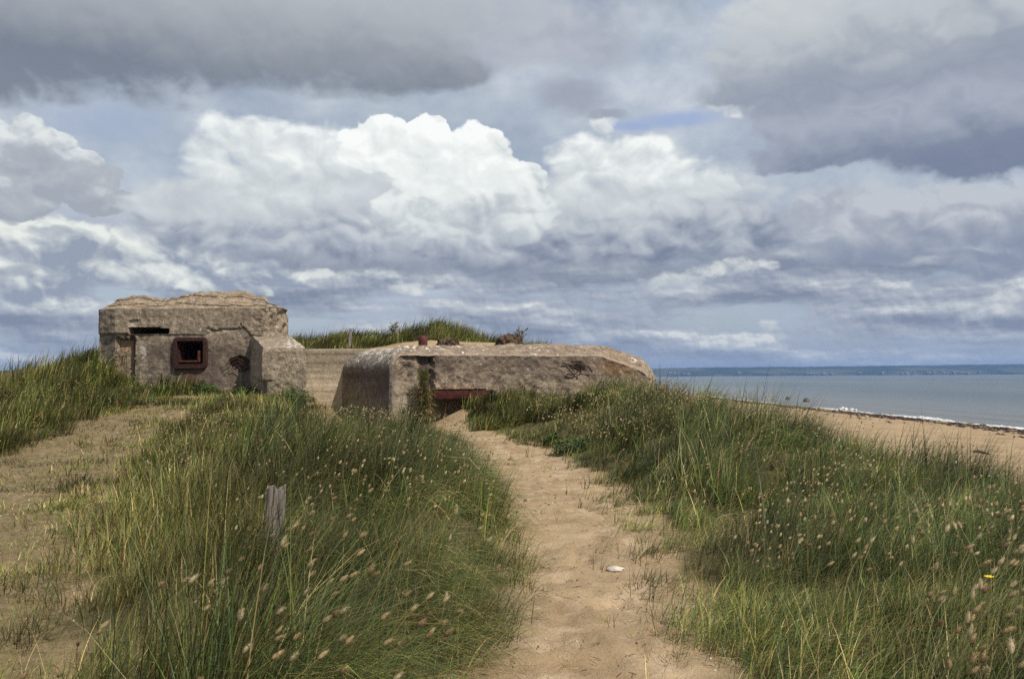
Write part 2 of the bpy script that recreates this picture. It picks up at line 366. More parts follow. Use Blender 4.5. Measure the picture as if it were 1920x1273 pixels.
# bunker plan
YC = 27.0
CAS = [(X_at(187, 27.4), 31.5), (X_at(187, 27.4), 27.35), (X_at(216, YC), YC), (X_at(500, YC), YC), (X_at(541, 28.0), 28.0), (X_at(538, 30.5), 30.5)]
A2 = np.array([X_at(731, 24.5), 24.5]); B2 = np.array([X_at(641, 27.7), 27.7]); C2 = np.array([5.5, 28.9])
def seg_side(x, y, p, q):
    """signed distance left (+) of the directed line p->q"""
    dx_, dy_ = q[0] - p[0], q[1] - p[1]; L = math.hypot(dx_, dy_)
    return ((x - p[0]) * (-dy_) + (y - p[1]) * dx_) / L
def ground(x, y):
    x = np.asarray(x, float); y = np.asarray(y, float)
    xl, xr = path_l(y), path_r(y)
    z = 0.03 + 0 * x
    # gentle rise of the path to the bunker
    z = z + .20 * sst(14, 25, y) * sst(-5.5, -3.8, x)
    # ramp up to the casemate
    z = z + 1.02 * sst(13, 25.5, y) * (1 - sst(-6.6, -4.2, x)) + .13 * sst(25, 27, y) * (1 - sst(-6.5, -5.8, x))
    # bank west of the casemate
    z = z + .95 * np.exp(-(np.abs(x + 12.9) / 1.35) ** 2 - ((y - 28.3) / 2.6) ** 2) + .12 * np.exp(-((x + 12.5) / 3.0) ** 2 - ((y - 21.5) / 4) ** 2) - .25 * sst(-14, -18, x) * sst(20, 27, y)
    # hummock left of the path
    t = np.clip((x - hum_l(y)) / np.maximum(xl - hum_l(y), .1), 0, 1)
    prof = np.sin(np.pi * np.clip(t, 0, 1)) ** 1.0
    prof = np.maximum(prof, sst(.0, .25, t) * sst(1.0, .72, t))
    hh = np.interp(y, [-3, 1, 3.5, 8, 12, 16, 20, 24, 26], [0, .05, .22, .40, .48, .36, .18, .05, 0])
    z = z + hh * prof
    # right-hand dune ridge
    xc = crest_x(y); ch = crest_h(y)
    up = sst(0, 1, (x - xr) / np.maximum(xc - xr - .4, .5))
    fade = sst(60, 40, y) * sst(-30, -6, y) if True else 1
    z = np.where(x > xr, z + (ch - z) * up, z)
    z = z + .62 * np.exp(-((x + .35) / 1.05) ** 2 - ((y - 25.4) / 1.2) ** 2)
    z = z + .30 * np.exp(-((x + 1.45) / .75) ** 2 - ((y - 25.25) / .62) ** 2)
    # behind the bunkers the sand lies level with their roofs
    wall_y = 27.75
    d2 = np.minimum(seg_side(x, y, A2, C2), 99)
    fill = sst(wall_y + .05, wall_y + .25, y) * sst(-6.9, -6.7, x) * (x < B2[0] + .5) 
    fill2 = sst(2.0, 3.2, d2) * sst(.7, 1.3, seg_side(x, y, B2, A2)) * sst(3.4, 1.2, x)
    fill3 = sst(31, 34, y) * sst(4.0, .5, x) * sst(-30, -18, x)
    f = np.maximum(np.maximum(fill, fill2), fill3)
    top = 2.40 + .08 * fbm(x * .5, y * .5, 3, 5)
    top = top + .80 * np.exp(-((x + 6.6) / 2.9) ** 2 - ((y - 37) / 3.4) ** 2) + .78 * np.exp(-((x + 2.9) / 1.45) ** 2 - ((y - 37) / 3.) ** 2) \
              + .28 * np.exp(-((x + .6) / 1.3) ** 2 - ((y - 32) / 1.8) ** 2) + .38 * np.exp(-((x + 3.2) / 2.0) ** 2 - ((y - 31.5) / 1.2) ** 2) + .25 * np.exp(-((x + 1.2) / 3) ** 2 - ((y - 36) / 3) ** 2)
    top = top - 2.0 * sst(42, 75, y)
    z = z * (1 - f) + top * f
    # inland and beyond: low dunes falling to flat fields
    und = (fbm(x * .05, y * .05, 4, 21) - .5)
    far = sst(30, 90, np.hypot(x, y - 15))
    z = z + far * (und * 2.4) * (1 - sst(3, 20, x)) - far * .4 - .9 * sst(-14.5, -22, x) * sst(22, 40, y)
    # seaward slope, beach and sea bed
    s = x - crest_x(np.minimum(y, 60)) - .5
    slope = -.02 - .46 * np.maximum(s - .3, 0) * sst(-.2, 1.4, s)
    zs = np.where(s > 0, z + slope, z)
    beach = -2.15 - .0365 * (x - 13) + .05 * (fbm(x * .25, y * .08, 3, 31) - .5)
    beach = np.where(x > 46, beach - .06 * (x - 46), beach)
    beach = np.maximum(beach, -9)
    k = .25
    z = np.where(s > 0, np.maximum(zs, beach) + 0 * k, z)
    # relief
    near = 1 / (1 + (np.hypot(x, y) / 60) ** 2)
    bump_amt = np.where(s > 4, .25, 1.0)
    offp = np.maximum(sst(.15, .9, xl - x), sst(.15, .9, x - xr)) * sst(-.3, .6, x - hum_l(y)) * sst(25, 22, y)
    z = z + ((fbm(x * .9, y * .9, 4, 3) - .5) * (.13 + .26 * offp) * bump_amt) * (1 - far) 
    onpath = sst(-.3, .2, x - xl) * sst(-.3, .2, xr - x)
    ft = fbm(x * 4.2, y * 3.2, 3, 51)
    z = z + near * (ft - .5) * (.028 + .016 * onpath)
    return z
_foot = [(path_l(yy) + (path_r(yy) - path_l(yy)) * RNG.uniform(.12, .88), yy, RNG.uniform(-.5, .5)) for yy in RNG.uniform(3.5, 24, 240)]
def axis(lo, hi, fine_lo, fine_hi, step, grow=1.09):
    a = list(np.arange(fine_lo, fine_hi + step / 2, step)); s = step
    v = a[-1]
    while v < hi: s *= grow; v += s; a.append(v)
    v = a[0]; s = step; b = []
    while v > lo: s *= grow; v -= s; b.append(v)
    return np.array(b[::-1] + a)
# ------------------------------------------------------------------ sand material
def ground_mat():
    m, b = new_mat('dune_sand'); p = geo('Position')
    veg = attr('veg'); wet = attr('wet'); far = attr('far'); pth = attr('path')
    n1 = noise(p, .9, 6, .62); n2 = noise(p, 6, 5, .65); n3 = noise(p, 60, 3, .7)
    sand = mixc(sstep(.32, .68, n1), (.275, .194, .114), (.40, .298, .185))
    sand = mixc(sstep(.48, .72, n2) * .55, sand, (.205, .135, .080))
    pale = sstep(.5, .62, noise(p, 3.0, 5, .6)) * pth
    sand = mixc(pale * .6, sand, (.48, .37, .25))
    sand = mixc(sstep(.6, .75, n3) * .35, sand, (.16, .10, .06))
    # scattered straw and dry litter
    pl = VM('MULTIPLY', p, (1, 1, 1))
    lit = sstep(.60, .66, noise(VM('MULTIPLY', VM('ADD', pl, VM('MULTIPLY', VM('SUBTRACT', noise(p, 3, 2, out='Color'), (.5, .5, .5)), (.3, .3, 0))), (8, 45, 8)), 1, 3, .6))
    lit2 = sstep(.60, .66, noise(VM('MULTIPLY', VM('ADD', pl, VM('MULTIPLY', VM('SUBTRACT', noise(p, 2, 2, out='Color'), (.5, .5, .5)), (.4, .4, 0))), (38, 9, 8)), 1, 3, .6))
    sand = mixc(clamp(lit + lit2) * clamp(veg * .7 + .22), sand, (.13, .11, .045))
    litter = mixc(n2, (.055, .040, .018), (.13, .10, .045))
    green = mixc(noise(p, 12, 4, .7), (.035, .045, .014), (.095, .10, .034))
    c = mixc(sstep(.05, .95, veg + (n2 - .5) * .9 + (n1 - .5) * .5) * .92, sand, mixc(.5, litter, green))
    # beach tide bands: damp sand
    wetc = mixc(n1, (.20, .142, .09), (.26, .19, .12))
    c = mixc(wet, c, wetc)
    c = mixc(far, c, mixc(noise(p, .05, 5, .6), (.05, .065, .03), (.09, .10, .045)))
    h = n2 * .6 + noise(p, 22, 5, .7) * .35 + n3 * .22 + noise(p, 150, 2, .7) * .10
    setp(b, color=c, rough=.93, spec=.15, normal=bump(h, 1.0, .045))
    return m
xs = axis(-6000, 300, -15, 8, .075, 1.07); ys = axis(-400, 7000, 2.0, 30, .075, 1.06)
XX, YY = np.meshgrid(xs, ys, indexing='ij')
ZZ = ground(XX, YY)
for fx, fy, fa in _foot:      # footprints trodden into the path
    i0, i1 = np.searchsorted(xs, [fx - .3, fx + .3]); j0, j1 = np.searchsorted(ys, [fy - .35, fy + .35])
    gx, gy = XX[i0:i1, j0:j1] - fx, YY[i0:i1, j0:j1] - fy
    u = gx * math.cos(fa) - gy * math.sin(fa); w = gx * math.sin(fa) + gy * math.cos(fa)
    r = (u / .07) ** 2 + (w / .14) ** 2
    ZZ[i0:i1, j0:j1] += -.034 * np.exp(-r ** 1.5) + .013 * np.exp(-(np.sqrt(r) - 1.5) ** 2 * 5)
# vegetation amount under foot
def veg_at(x, y):
    xl, xr = path_l(y), path_r(y)
    n = (fbm(x * 1.1, y * 1.1, 3, 77) - .5) * .7
    left = sst(-.25, .35, (x - hum_l(y)) + n) * sst(-.15, .3, (xl - x) + n * .6)
    right = sst(-.1, .45, (x - xr) + n) * sst(3.2, 1.8, x - crest_x(y))
    track = .54 * sst(.1, -.3, x - hum_l(y)) * sst(25.5, 24, y)
    westbank = sst(.4, -.4, x + 9.6 + n) * sst(14.5, 17.5, y + n)
    north = sst(33, 36, y) * (x < crest_x(y) + 2) 
    beh = sst(28.2, 30, y) * sst(-6, -7, x)
    beh2 = sst(33.5, 35.5, y + n * 2) * (x < crest_x(y) + 3)
    beh2 = np.maximum(beh2, sst(-14, -16, x) * sst(16, 19, y))
    v = np.maximum.reduce([left, right, track, westbank, beh * .9, beh2])
    # sand patch in front of the casemate
    v = v * (1 - np.exp(-((x + 9.3) / 1.25) ** 2 - ((y - 24.6) / .8) ** 2) * .95)
    # bare pocket right of the path
    v = v * (1 - .9 * np.exp(-((x - 1.95) / .55) ** 2 - ((y - 8.4) / .55) ** 2))
    v = v * np.where((seg_side(x, y, A2, C2) > .05) & (x > -6.8), np.where(y > 33, 1, 0), 1) if True else v
    return np.clip(v, 0, 1)
veg = veg_at(XX, YY)
nxv = crest_x(YY)
wet = sst(40, 44, XX) * .8
farm = sst(70, 140, np.hypot(XX, YY)) * (XX < 3) * 1.0
pth = sst(-.1, .3, XX - path_l(YY)) * sst(-.1, .3, path_r(YY) - XX) * sst(3, 4, YY)
V = np.stack([XX, YY, ZZ], -1).reshape(-1, 3)
Fq = grid_faces(len(xs), len(ys))
g = mesh_np('ground', V, Fq.ravel(), np.full(len(Fq), 4), ground_mat(), smooth=True,
            colors={'veg': veg.ravel(), 'wet': wet.ravel(), 'far': farm.ravel().astype(float), 'path': pth.ravel()})
tag(g, kind='structure')
def gz(x, y):
    return ground(np.asarray(x), np.asarray(y))

# ------------------------------------------------------------------ sea
def sea_mat():
    m, b = new_mat('sea_water'); p = geo('Position'); x, y, z = sep(p)
    dist = VM('LENGTH', p)
    wv = noise(VM('MULTIPLY', p, (1.1, .45, 1)), 1.0, 5, .62)
    sw = noise(VM('MULTIPLY', p, (.16, .035, 1)), 1.0, 3, .5)
    pat = noise(VM('MULTIPLY', p, (.014, .0035, 1)), 1.0, 4, .55)
    c = mixc(sstep(.35, .65, pat), (.028, .056, .062), (.060, .090, .090))
    c = mixc(sstep(110, 46, x) * .75, c, (.15, .145, .12))       # sand stirred up near the shore
    setp(b, color=c, rough=.22, spec=.5, normal=bump(wv * .25 + sw * 1.1, .55, .8))
    b.inputs['IOR'].default_value = 1.33
    return m
sx = np.concatenate([np.arange(38, 70, .5), 70 + np.cumsum(.5 * 1.05 ** np.arange(1, 140))]); sy = axis(-300, 9000, 40, 200, .9, 1.06)
sx = sx[sx < 9000]
SX, SY = np.meshgrid(sx, sy, indexing='ij')
SZ = SEA_Z + .07 * (fbm(SX * .35, SY * .09, 3, 91) - .5) * (SX < 200) + .16 * np.maximum(0, np.sin((SX - 2.5 * fbm(SY * .02, SX * 0, 3, 8)) * .9)) ** 6 * sst(47, 50, SX) * sst(75, 55, SX)
Fq = grid_faces(len(sx), len(sy))
sea = mesh_np('sea', np.stack([SX, SY, SZ], -1).reshape(-1, 3), Fq.ravel(), np.full(len(Fq), 4), sea_mat(), smooth=True)
tag(sea, kind='structure')
# shoreline breaker
fm, fb = new_mat('white_surf'); pp = geo('Position')
setp(fb, color=mixc(sstep(.35, .6, noise(pp, 1.8, 4, .65)), (.42, .45, .45), (.82, .83, .83)), rough=.7, spec=.3, normal=bump(noise(pp, 5, 4, .7), .8, .1))
yy = np.arange(55, 330, .25); prof_n = 9
shx = 45.6 + 1.5 * (fbm(yy * .035, yy * 0, 3, 61) - .5) * 2
wd = np.clip(1.5 * (fbm(yy * .10, yy * 0 + 3, 3, 62) - .15), .25, 1.6) * np.interp(yy, [55, 100, 112, 118, 150, 330], [1.6, 1.4, .6, 1.0, .8, 1.0])
hg = wd * .17 * (.6 + .8 * fbm(yy * 1.2, yy * 0, 3, 63))
vs = []
for k in range(prof_n):
    t = k / (prof_n - 1)
    zz = SEA_Z - .05 + (hg + .05) * math.sin(math.pi * t) * (.7 + .6 * vnoise(yy * 2.2, yy * 0 + k * 1.7, 64))
    vs.append(np.stack([shx + wd * (t - .2) * 1.35 + .25 * (vnoise(yy * 1.5, yy * 0 + k, 65) - .5), yy, zz], -1))
VV = np.stack(vs, 1).reshape(-1, 3); Fq = grid_faces(len(yy), prof_n)
tag(mesh_np('surf_foam', VV, Fq.ravel(), np.full(len(Fq), 4), fm, smooth=True), kind='stuff')
# rocks awash with spray, two far marker stakes
def lump(cx, cy, cz, rx, ry, rz, seed, n=20, mth=12, amp=.35, fr=1.6):
    u = np.linspace(0, 2 * np.pi, n, endpoint=False); v = np.linspace(0, np.pi, mth)
    U, Vv = np.meshgrid(u, v, indexing='ij')
    X_, Y_, Z_ = np.cos(U) * np.sin(Vv), np.sin(U) * np.sin(Vv), np.cos(Vv)
    d = 1 + amp * (fbm(X_ * fr + 5 + seed, Y_ * fr + Z_ * fr * 1.3 + 9, 4, seed) - .5) * 2
    P_ = np.stack([X_ * rx * d, Y_ * ry * d, Z_ * rz * d], -1).reshape(-1, 3)
    Fq_ = grid_faces(n, mth, wrap=True)
    return P_, Fq_
# seaweed cast up along the tide line
wk_m = simple_mat('dry_seaweed', (.020, .012, .010), (.07, .038, .024), 6, .8, 30, .8, .03)
vs, ls = [], []; off = 0
for k in range(4200):
    yv = 40 + 250 * RNG.random() ** 1.6
    band = RNG.choice([41.6, 43.3, 40.0, 36.5], p=[.36, .44, .14, .06])
    xv = band + RNG.normal(0, .42) + 2.0 * (vnoise(yv * .04, 0, 71) - .5)
    if vnoise(yv * .22, band, 72) < .28: continue
    r = RNG.uniform(.06, .34); nseg = 6
    a0 = RNG.uniform(0, 6.28); zg = float(-2.15 - .0365 * (xv - 13))
    ring = [(xv + r * RNG.uniform(.5, 1.3) * math.cos(a0 + i * 1.047), yv + 2.2 * r * RNG.uniform(.5, 1.3) * math.sin(a0 + i * 1.047), zg - .04) for i in range(6)]
    vs += ring + [(xv, yv, zg + r * .32 + .02)]
    for i in range(6): ls += [off + i, off + (i + 1) % 6, off + 6]
    off += 7
tag(mesh_np('tideline_seaweed', np.array(vs), np.array(ls), np.full(len(ls) // 3, 3), wk_m), kind='stuff')
# ------------------------------------------------------------------ far coast across the bay
def coast():
    m, b = new_mat('far_coast_land'); p = geo('Position')
    setp(b, color=mixc(sstep(.42, .6, noise(VM('MULTIPLY', p, (.004, .004, .012)), 1, 6, .6)), (.022, .034, .022), (.07, .08, .045)), rough=.95, spec=.1)
    n = 420; px_ = np.linspace(1000, 2600, n); Y0 = 5200.0
    crest = np.interp(px_, [1000, 1180, 1235, 1300, 1400, 1600, 1750, 1920, 2600], [703, 695, 690.5, 689, 688, 686.5, 685, 682.5, 678])
    x0 = np.array([X_at(q, Y0) for q in px_])
    zt = np.array([Z_at(q, c, Y0 + 500) for q, c in zip(px_, crest)]) + 6 * (fbm(px_ * .02, px_ * 0, 4, 41) - .5) + 3 * (fbm(px_ * .15, px_ * 0, 3, 42) - .5)
    rows = []
    for k, (dy_, hz) in enumerate([(0, -.06), (0, .12), (120, .38), (260, .62), (400, .86), (500, 1.0), (700, 1.0), (1600, .5)]):
        j = 25 * (fbm(px_ * .03 + k * 7, px_ * 0 + k, 3, 43) - .5)
        rows.append(np.stack([x0 * (1 + dy_ / Y0), np.full(n, Y0) + dy_ + j, SEA_Z - 2 + (zt - SEA_Z) * hz + (2 if hz > .9 else 0)], -1))
    VV = np.stack(rows, 1).reshape(-1, 3); Fq = grid_faces(n, len(rows))
    o = mesh_np('far_coast', VV, Fq.ravel(), np.full(len(Fq), 4), m, smooth=True); tag(o, kind='structure')
    # pale houses and cliffs along its foot: a far-off scatter nobody could count
    hm = simple_mat('far_house_walls', (.22, .21, .20), (.16, .15, .14), .01)
    mb = MB(); r = random.Random(3)
    for k in range(46):
        q = r.choice([r.gauss(1740, 22), r.gauss(1550, 40), r.gauss(1275, 18), r.uniform(1240, 1915), r.gauss(1800, 6)])
        if not 1238 < q < 1918: continue
        c = at(q, 700.3 + (q - 1920) * -.004 - r.random() * 3.4 - .4, Y0 - 25); w = r.uniform(6, 22); h = r.uniform(3, 9)
        d = 8
        z0 = c.z - h / 2
        P8 = [(c.x - w / 2, c.y - d, z0), (c.x + w / 2, c.y - d, z0), (c.x + w / 2, c.y + d * 3, z0), (c.x - w / 2, c.y + d * 3, z0)]
        P8 += [(a, b2, z0 + h) for a, b2, _ in P8] + [(c.x - w / 2, c.y + d, z0 + h * 1.5), (c.x + w / 2, c.y + d, z0 + h * 1.5)]
        mb.add(P8, [(0, 1, 5, 4), (1, 2, 6, 9, 5), (2, 3, 7, 6), (3, 0, 4, 8, 7), (4, 5, 9, 8), (8, 9, 6, 7)])
    tag(mb.build('distant_houses', hm), kind='stuff')
coast()
# dark wood on the inland horizon
def wood():
    m, b = new_mat('distant_wood_leaves'); p = geo('Position')
    setp(b, color=mixc(noise(p, .5, 4, .7), (.018, .03, .016), (.05, .07, .035)), rough=.9, spec=.1)
    vs, fs, off = [], [], 0
    for k in range(420):
        px_ = RNG.uniform(-700, 175); Y0 = 430 + RNG.uniform(-25, 60)
        X0 = X_at(px_, Y0); h = Z_at(px_, 693.5 + 3.2 * (1 - vnoise(px_ * .08, 0, 5)) * 1.5, Y0) 
        h = max(h, 3.5); zg = -.4
        P_, F_ = lump(0, 0, 0, RNG.uniform(3, 5), RNG.uniform(3, 5), (h - zg) / 2, k, 12, 8, .5, 2.2)
        vs.append(P_ + [X0, Y0, zg + (h - zg) / 2]); fs.append(F_ + off); off += len(P_)
    VV = np.concatenate(vs); Fq = np.concatenate(fs)
    tag(mesh_np('distant_wood', VV, Fq.ravel(), np.full(len(Fq), 4), m), kind='stuff')
wood()
if HAZE:
    hz = bpy.data.materials.new('sea_haze'); hz.use_nodes = True; n_ = hz.node_tree.nodes; n_.clear()
    om = n_.new('ShaderNodeOutputMaterial'); pv = n_.new('ShaderNodeVolumePrincipled')
    pv.inputs['Color'].default_value = (.30, .52, 1.0, 1); pv.inputs['Density'].default_value = 0.00010; pv.inputs['Anisotropy'].default_value = .1
    hz.node_tree.links.new(pv.outputs[0], om.inputs['Volume'])
    x0, x1, y0, y1, z0, z1 = -6500, 9500, -450, 9500, -14, 100
    P8 = [(x, y, z) for z in (z0, z1) for (x, y) in ((x0, y0), (x1, y0), (x1, y1), (x0, y1))]
    hb = mesh_py('haze', P8, [(3, 2, 1, 0), (4, 5, 6, 7), (0, 1, 5, 4), (1, 2, 6, 5), (2, 3, 7, 6), (3, 0, 4, 7)], hz)
    tag(hb, kind='stuff')
# ------------------------------------------------------------------ weathered concrete
def concrete(name, base=(.30, .245, .19), dark=(.13, .105, .09), light=(.46, .39, .31), boards=.5, agg=.5, lichen=.5, stain=.5, grime=0.0):
    m, b = new_mat(name); p = tcoord('Object'); x, y, z = sep(p)
    n1 = noise(p, .8, 5, .6); n2 = noise(p, 4.5, 6, .7); n3 = noise(p, 26, 4, .7); n4 = noise(p, 90, 2, .6)
    c = mixc(sstep(.32, .68, n1), dark, base)
    c = mixc(.6, c, mixc(sstep(.35, .7, n2), dark, light))
    # run-off streaks: narrow in plan, long downwards
    st = noise(VM('MULTIPLY', p, (5.5, 5.5, .55)), 1, 4, .6)
    c = mixc(sstep(.52, .68, st) * stain, c, (.085, .068, .060))
    # timber board marks
    bz = M('FRACT', z * 4.3 + noise(p, .6, 2) * .5)
    line = sstep(.93, .975, bz) * sstep(.40, .55, noise(p, 1.6, 3))
    c = mixc(line * boards, c, (.10, .075, .06))
    brd = noise(comb(M('FLOOR', z * 4.3 + noise(p, .6, 2) * .5), noise(p, .25, 0) * 2.0, 0), 3.7, 0)
    c = mulc(boards * .6, c, mixc(brd, (.62, .60, .58), (1.2, 1.18, 1.15)))
    # exposed pebbles
    vc = voro3(p, 17, 'Color'); vd = voro3(p, 17, 'Distance')
    peb = sstep(.42, .25, vd) * sstep(.45, .62, n2 + (n1 - .5) * .6)
    c = mixc(peb * agg, c, mixc(sep(vc)[0], (.16, .10, .075), (.52, .42, .33)))
    c = mixc(sstep(.58, .68, n3) * .65 * agg, c, (.065, .050, .040))
    c = mulc(.55, c, mixc(sstep(.35, .65, noise(p, 13, 5, .75)), (.62, .60, .57), (1.35, 1.33, 1.28)))
    # white lichen and lime, driven partly by where it really grows
    lm = attr('lichen')
    lic = sstep(.645, .675, noise(p, 6, 6, .70) + lm * .115) * sstep(.42, .55, noise(p, 1.3, 3) + lm * .2)
    c = mixc(lic * lichen, c, mixc(n4, (.50, .47, .42), (.80, .77, .71)))
    c = mixc(attr('rust') * clamp(n2 * 1.6), c, (.22, .085, .03))
    c = mixc(attr('ochre') * clamp(n2 * 1.2), c, (.36, .20, .07))
    c = mixc(attr('dark_tone') * clamp(n1 * .7 + n2 * .9), c, (.060, .045, .042))  # darker tone set per vertex on faces, hollows and flank
    c = mixc(attr('pale') * clamp(.35 + n2 * .8), c, (.50, .42, .32))
    h = n2 * .5 + n3 * .35 + n4 * .12 - line * .4 * boards + peb * .35 * agg
    setp(b, color=c, rough=.92, spec=.18, normal=bump(h, 1.0, .06))
    return m
def voro3(p, sc, out):
    n = S.nt.nodes.new('ShaderNodeTexVoronoi'); n.inputs['Scale'].default_value = sc; put(S.nt, n.inputs['Vector'], p); return S(n.outputs[out])
def gauss(px, py, cx, cy, rx, ry): return np.exp(-((px - cx) / rx) ** 2 - ((py - cy) / ry) ** 2)
def resample(poly, step_fn):
    pts = [np.array(poly[0], float)]
    for a, b in zip(poly[:-1], poly[1:]):
        a = np.array(a, float); b = np.array(b, float); L = np.linalg.norm(b - a)
        n = max(1, int(round(L / step_fn((a + b) / 2))))
        for k in range(1, n + 1): pts.append(a + (b - a) * k / n)
    return np.array(pts)
def normals2(P, blur=1):
    """outward (right of travel when going back-left -> front -> back-right the outside is on the right hand)"""
    d = np.gradient(P, axis=0); 
    for _ in range(blur):
        d = (np.roll(d, 1, 0) + d * 2 + np.roll(d, -1, 0)) / 4 if False else d
    d /= np.linalg.norm(d, axis=1)[:, None] + 1e-9
    return np.stack([d[:, 1] * -1, d[:, 0]], -1) * -1
def loft(name, P, rows, mat, parent, attrs=None, smooth=False, close=True):
    """rows: list of (n,3) rings over the footprint P; the last ring is closed with a fan"""
    n = len(P); V_ = np.stack(rows, 1).reshape(-1, 3); nv = len(rows)
    Fq_ = grid_faces(n, nv).ravel().tolist(); sz = [4] * ((n - 1) * (nv - 1))
    # back wall
    last = [i * nv + nv - 1 for i in range(n)]
    if close:
        Fq_ += last; sz.append(n)
        Fq_ += [(n - 1) * nv + j for j in range(nv)] + [j for j in range(nv)][::-1]; sz.append(2 * nv)
    return mesh_np(name, V_, Fq_, sz, mat, parent, smooth, attrs)

if BUNK:
    # ================================================================ casemate
    cas = empty('casemate', (float(X_at(360, YC)), 27.0, 1.0))
    tag(cas, 'weathered brown concrete gun casemate with a rusty square embrasure and a narrow slit above it', 'bunker')
    O = np.array(cas.location)
    mc = concrete('casemate_concrete', base=(.32, .262, .20), dark=(.145, .118, .093), light=(.51, .435, .335), boards=.75, agg=.60, lichen=.55, stain=.5)
    poly = [CAS[0], CAS[1], CAS[2], (X_at(500, YC), YC)]
    cR = (X_at(500, YC), YC + .95); r_ = X_at(541, 28) - X_at(500, YC)
    for a_ in np.linspace(0, 90, 9)[1:]:
        poly.append((cR[0] + r_ * math.sin(rad(a_)), cR[1] - .95 * math.cos(rad(a_))))
    poly.append((X_at(537, 30.8), 30.8))
    P = resample(poly, lambda m_: .035 if m_[1] < 28.6 else .3)
    N = normals2(P)
    # mitred corner normals: average
    Pf = 960 + F * P[:, 0] / P[:, 1]                       # photo column of each footprint point (for laying out features)
    zc0 = at(300, 578.5, YC).z
    zc = np.full(len(P), zc0)
    zb = .35
    tops = ip([(150, 566), (187, 563), (222, 557), (245, 556.5), (262, 559), (290, 562), (300, 560), (312, 558), (330, 555), (352, 551), (370, 548), (400, 547.5), (450, 548.5), (456, 551), (463, 556), (480, 559), (500, 562), (520, 568), (541, 577), (700, 580)])
    inset = .75
    zt = np.array([Z_at(q, tops(q), max(YC + inset + .1, yv_ + .1)) for q, yv_ in zip(Pf, P[:, 1])]) + (fbm(P[:, 0] * 2.6, P[:, 1], 4, 99) - .5) * .05 + (np.floor(fbm(P[:, 0] * 1.3, P[:, 1], 2, 98) * 7) % 2) * .035
    insv = np.where(P[:, 1] > 27.3, np.where(P[:, 0] < -9, .32, .24), .75); insv = np.convolve(np.pad(insv, 12, 'edge'), np.ones(25) / 25, 'valid')
    nr = int((zc0 - zb) / .035); rows = []; A = {k: [] for k in ('lichen', 'rust', 'ochre', 'dark_tone', 'pale')}
    def inside(px, py, x0, x1, y0, y1, jag=0.0, seed=0):
        j = (fbm(px * .25, py * .25, 3, seed) - .5) * jag * 2
        return (px > x0 + j) & (px < x1 - j) & (py > y0 + j) & (py < y1 - j)
    frontmask = (P[:, 1] < YC + .02) 
    for k in range(nr + 1):
        z = zb + (zc0 - zb) * k / nr
        py = 706 + (960 - Pf) * .006 - (z - EYE) * F / YC
        u = P[:, 0] * 1.0 + P[:, 1] * .7
        d = (fbm(u * 2.2, z * 2.2 + 0 * u, 4, 101) - .5) * .05 + (fbm(u * 9, z * 9 + 0 * u, 3, 102) - .5) * .03
        # broken right shoulder with the aggregate showing
        br = sst(462, 500, Pf) * sst(632, 612, py)
        d = d + br * ((fbm(u * 4.5, z * 4.5 + 0 * u, 4, 103) - .5) * .28 - .05)
        dd = np.zeros(len(P))
        # lower left: recessed panel with reinforcement left hanging
        dd = np.where(inside(Pf, py, 212, 250, 632, 760, 7, 7) & frontmask, .13 + .07 * fbm(u * 5, z * 5 + 0 * u, 3, 8), dd)
        dd = np.where((py < 626) & (py > 560) & (Pf < 262), dd - .03, dd)
        dd = np.where(inside(Pf, py, 246, 251, 632, 760, 1.5, 9) & frontmask, .22, dd)
        # wide shallow ledge line
        ld = np.interp(Pf, [187, 260, 385, 395, 410, 430, 447, 456, 470, 500], [627, 628, 628, 618, 622, 618, 621, 612, 628, 634])
        dd = dd + sst(-1.0, 1.0, py - ld) * .035 * (Pf > 187)
        # long chip right of centre
        dd = np.where((np.abs(py - np.interp(Pf, [388, 400, 430, 448, 452], [616, 620, 617, 617, 606])) < 2.5) & (Pf > 388) & (Pf < 452), dd + .06, dd)
        # blast hole low on the right
        e = ((Pf - 449) / 22) ** 2 + ((py - 684) / 15) ** 2
        dd = dd + sst(1.25, .55, e + (fbm(Pf * .12, py * .12, 4, 12) - .5) * 1.3) * (.10 + .20 * fbm(Pf * .2, py * .2, 3, 13))
        # openings
        dd = np.where(inside(Pf, py, 241, 317, 615.2, 625.2) & frontmask, 2.2, dd)
        dd = np.where(inside(Pf, py, 331, 382, 640, 684) & frontmask, 3.2, dd)
        # flaked lip over the slit
        dd = np.where(inside(Pf, py, 241, 262, 600, 615, 3.5, 14) & frontmask, dd + .05, dd)
        off_ = d - dd
        rows.append(np.stack([P[:, 0] + N[:, 0] * off_ - O[0], P[:, 1] + N[:, 1] * off_ - O[1], np.full(len(P), z) + (fbm(u * 2, z + 0 * u, 2, 104) - .5) * .02 - O[2]], -1))
        fm_ = frontmask * 1.0
        li = fm_ * (1.6 * gauss(Pf, py, 249, 610, 10, 7) * (py < 617) + 1.5 * gauss(Pf, py, 268, 660, 9, 24) + 1.2 * gauss(Pf, py, 275, 705, 14, 12) + 1.3 * gauss(Pf, py, 205, 628, 35, 3) + 1.4 * gauss(Pf, py, 415, 618, 34, 6)) + .55 * gauss(Pf, py, 470, 640, 10, 40)
        A['lichen'].append(np.clip(li, 0, 1.8)); A['pale'].append(np.clip(.9 * gauss(Pf, py, 449, 605, 9, 12) * br * 0 + .75 * gauss(Pf, py, 247, 607, 9, 8) + .5 * gauss(Pf, py, 425, 620, 30, 4), 0, 1))
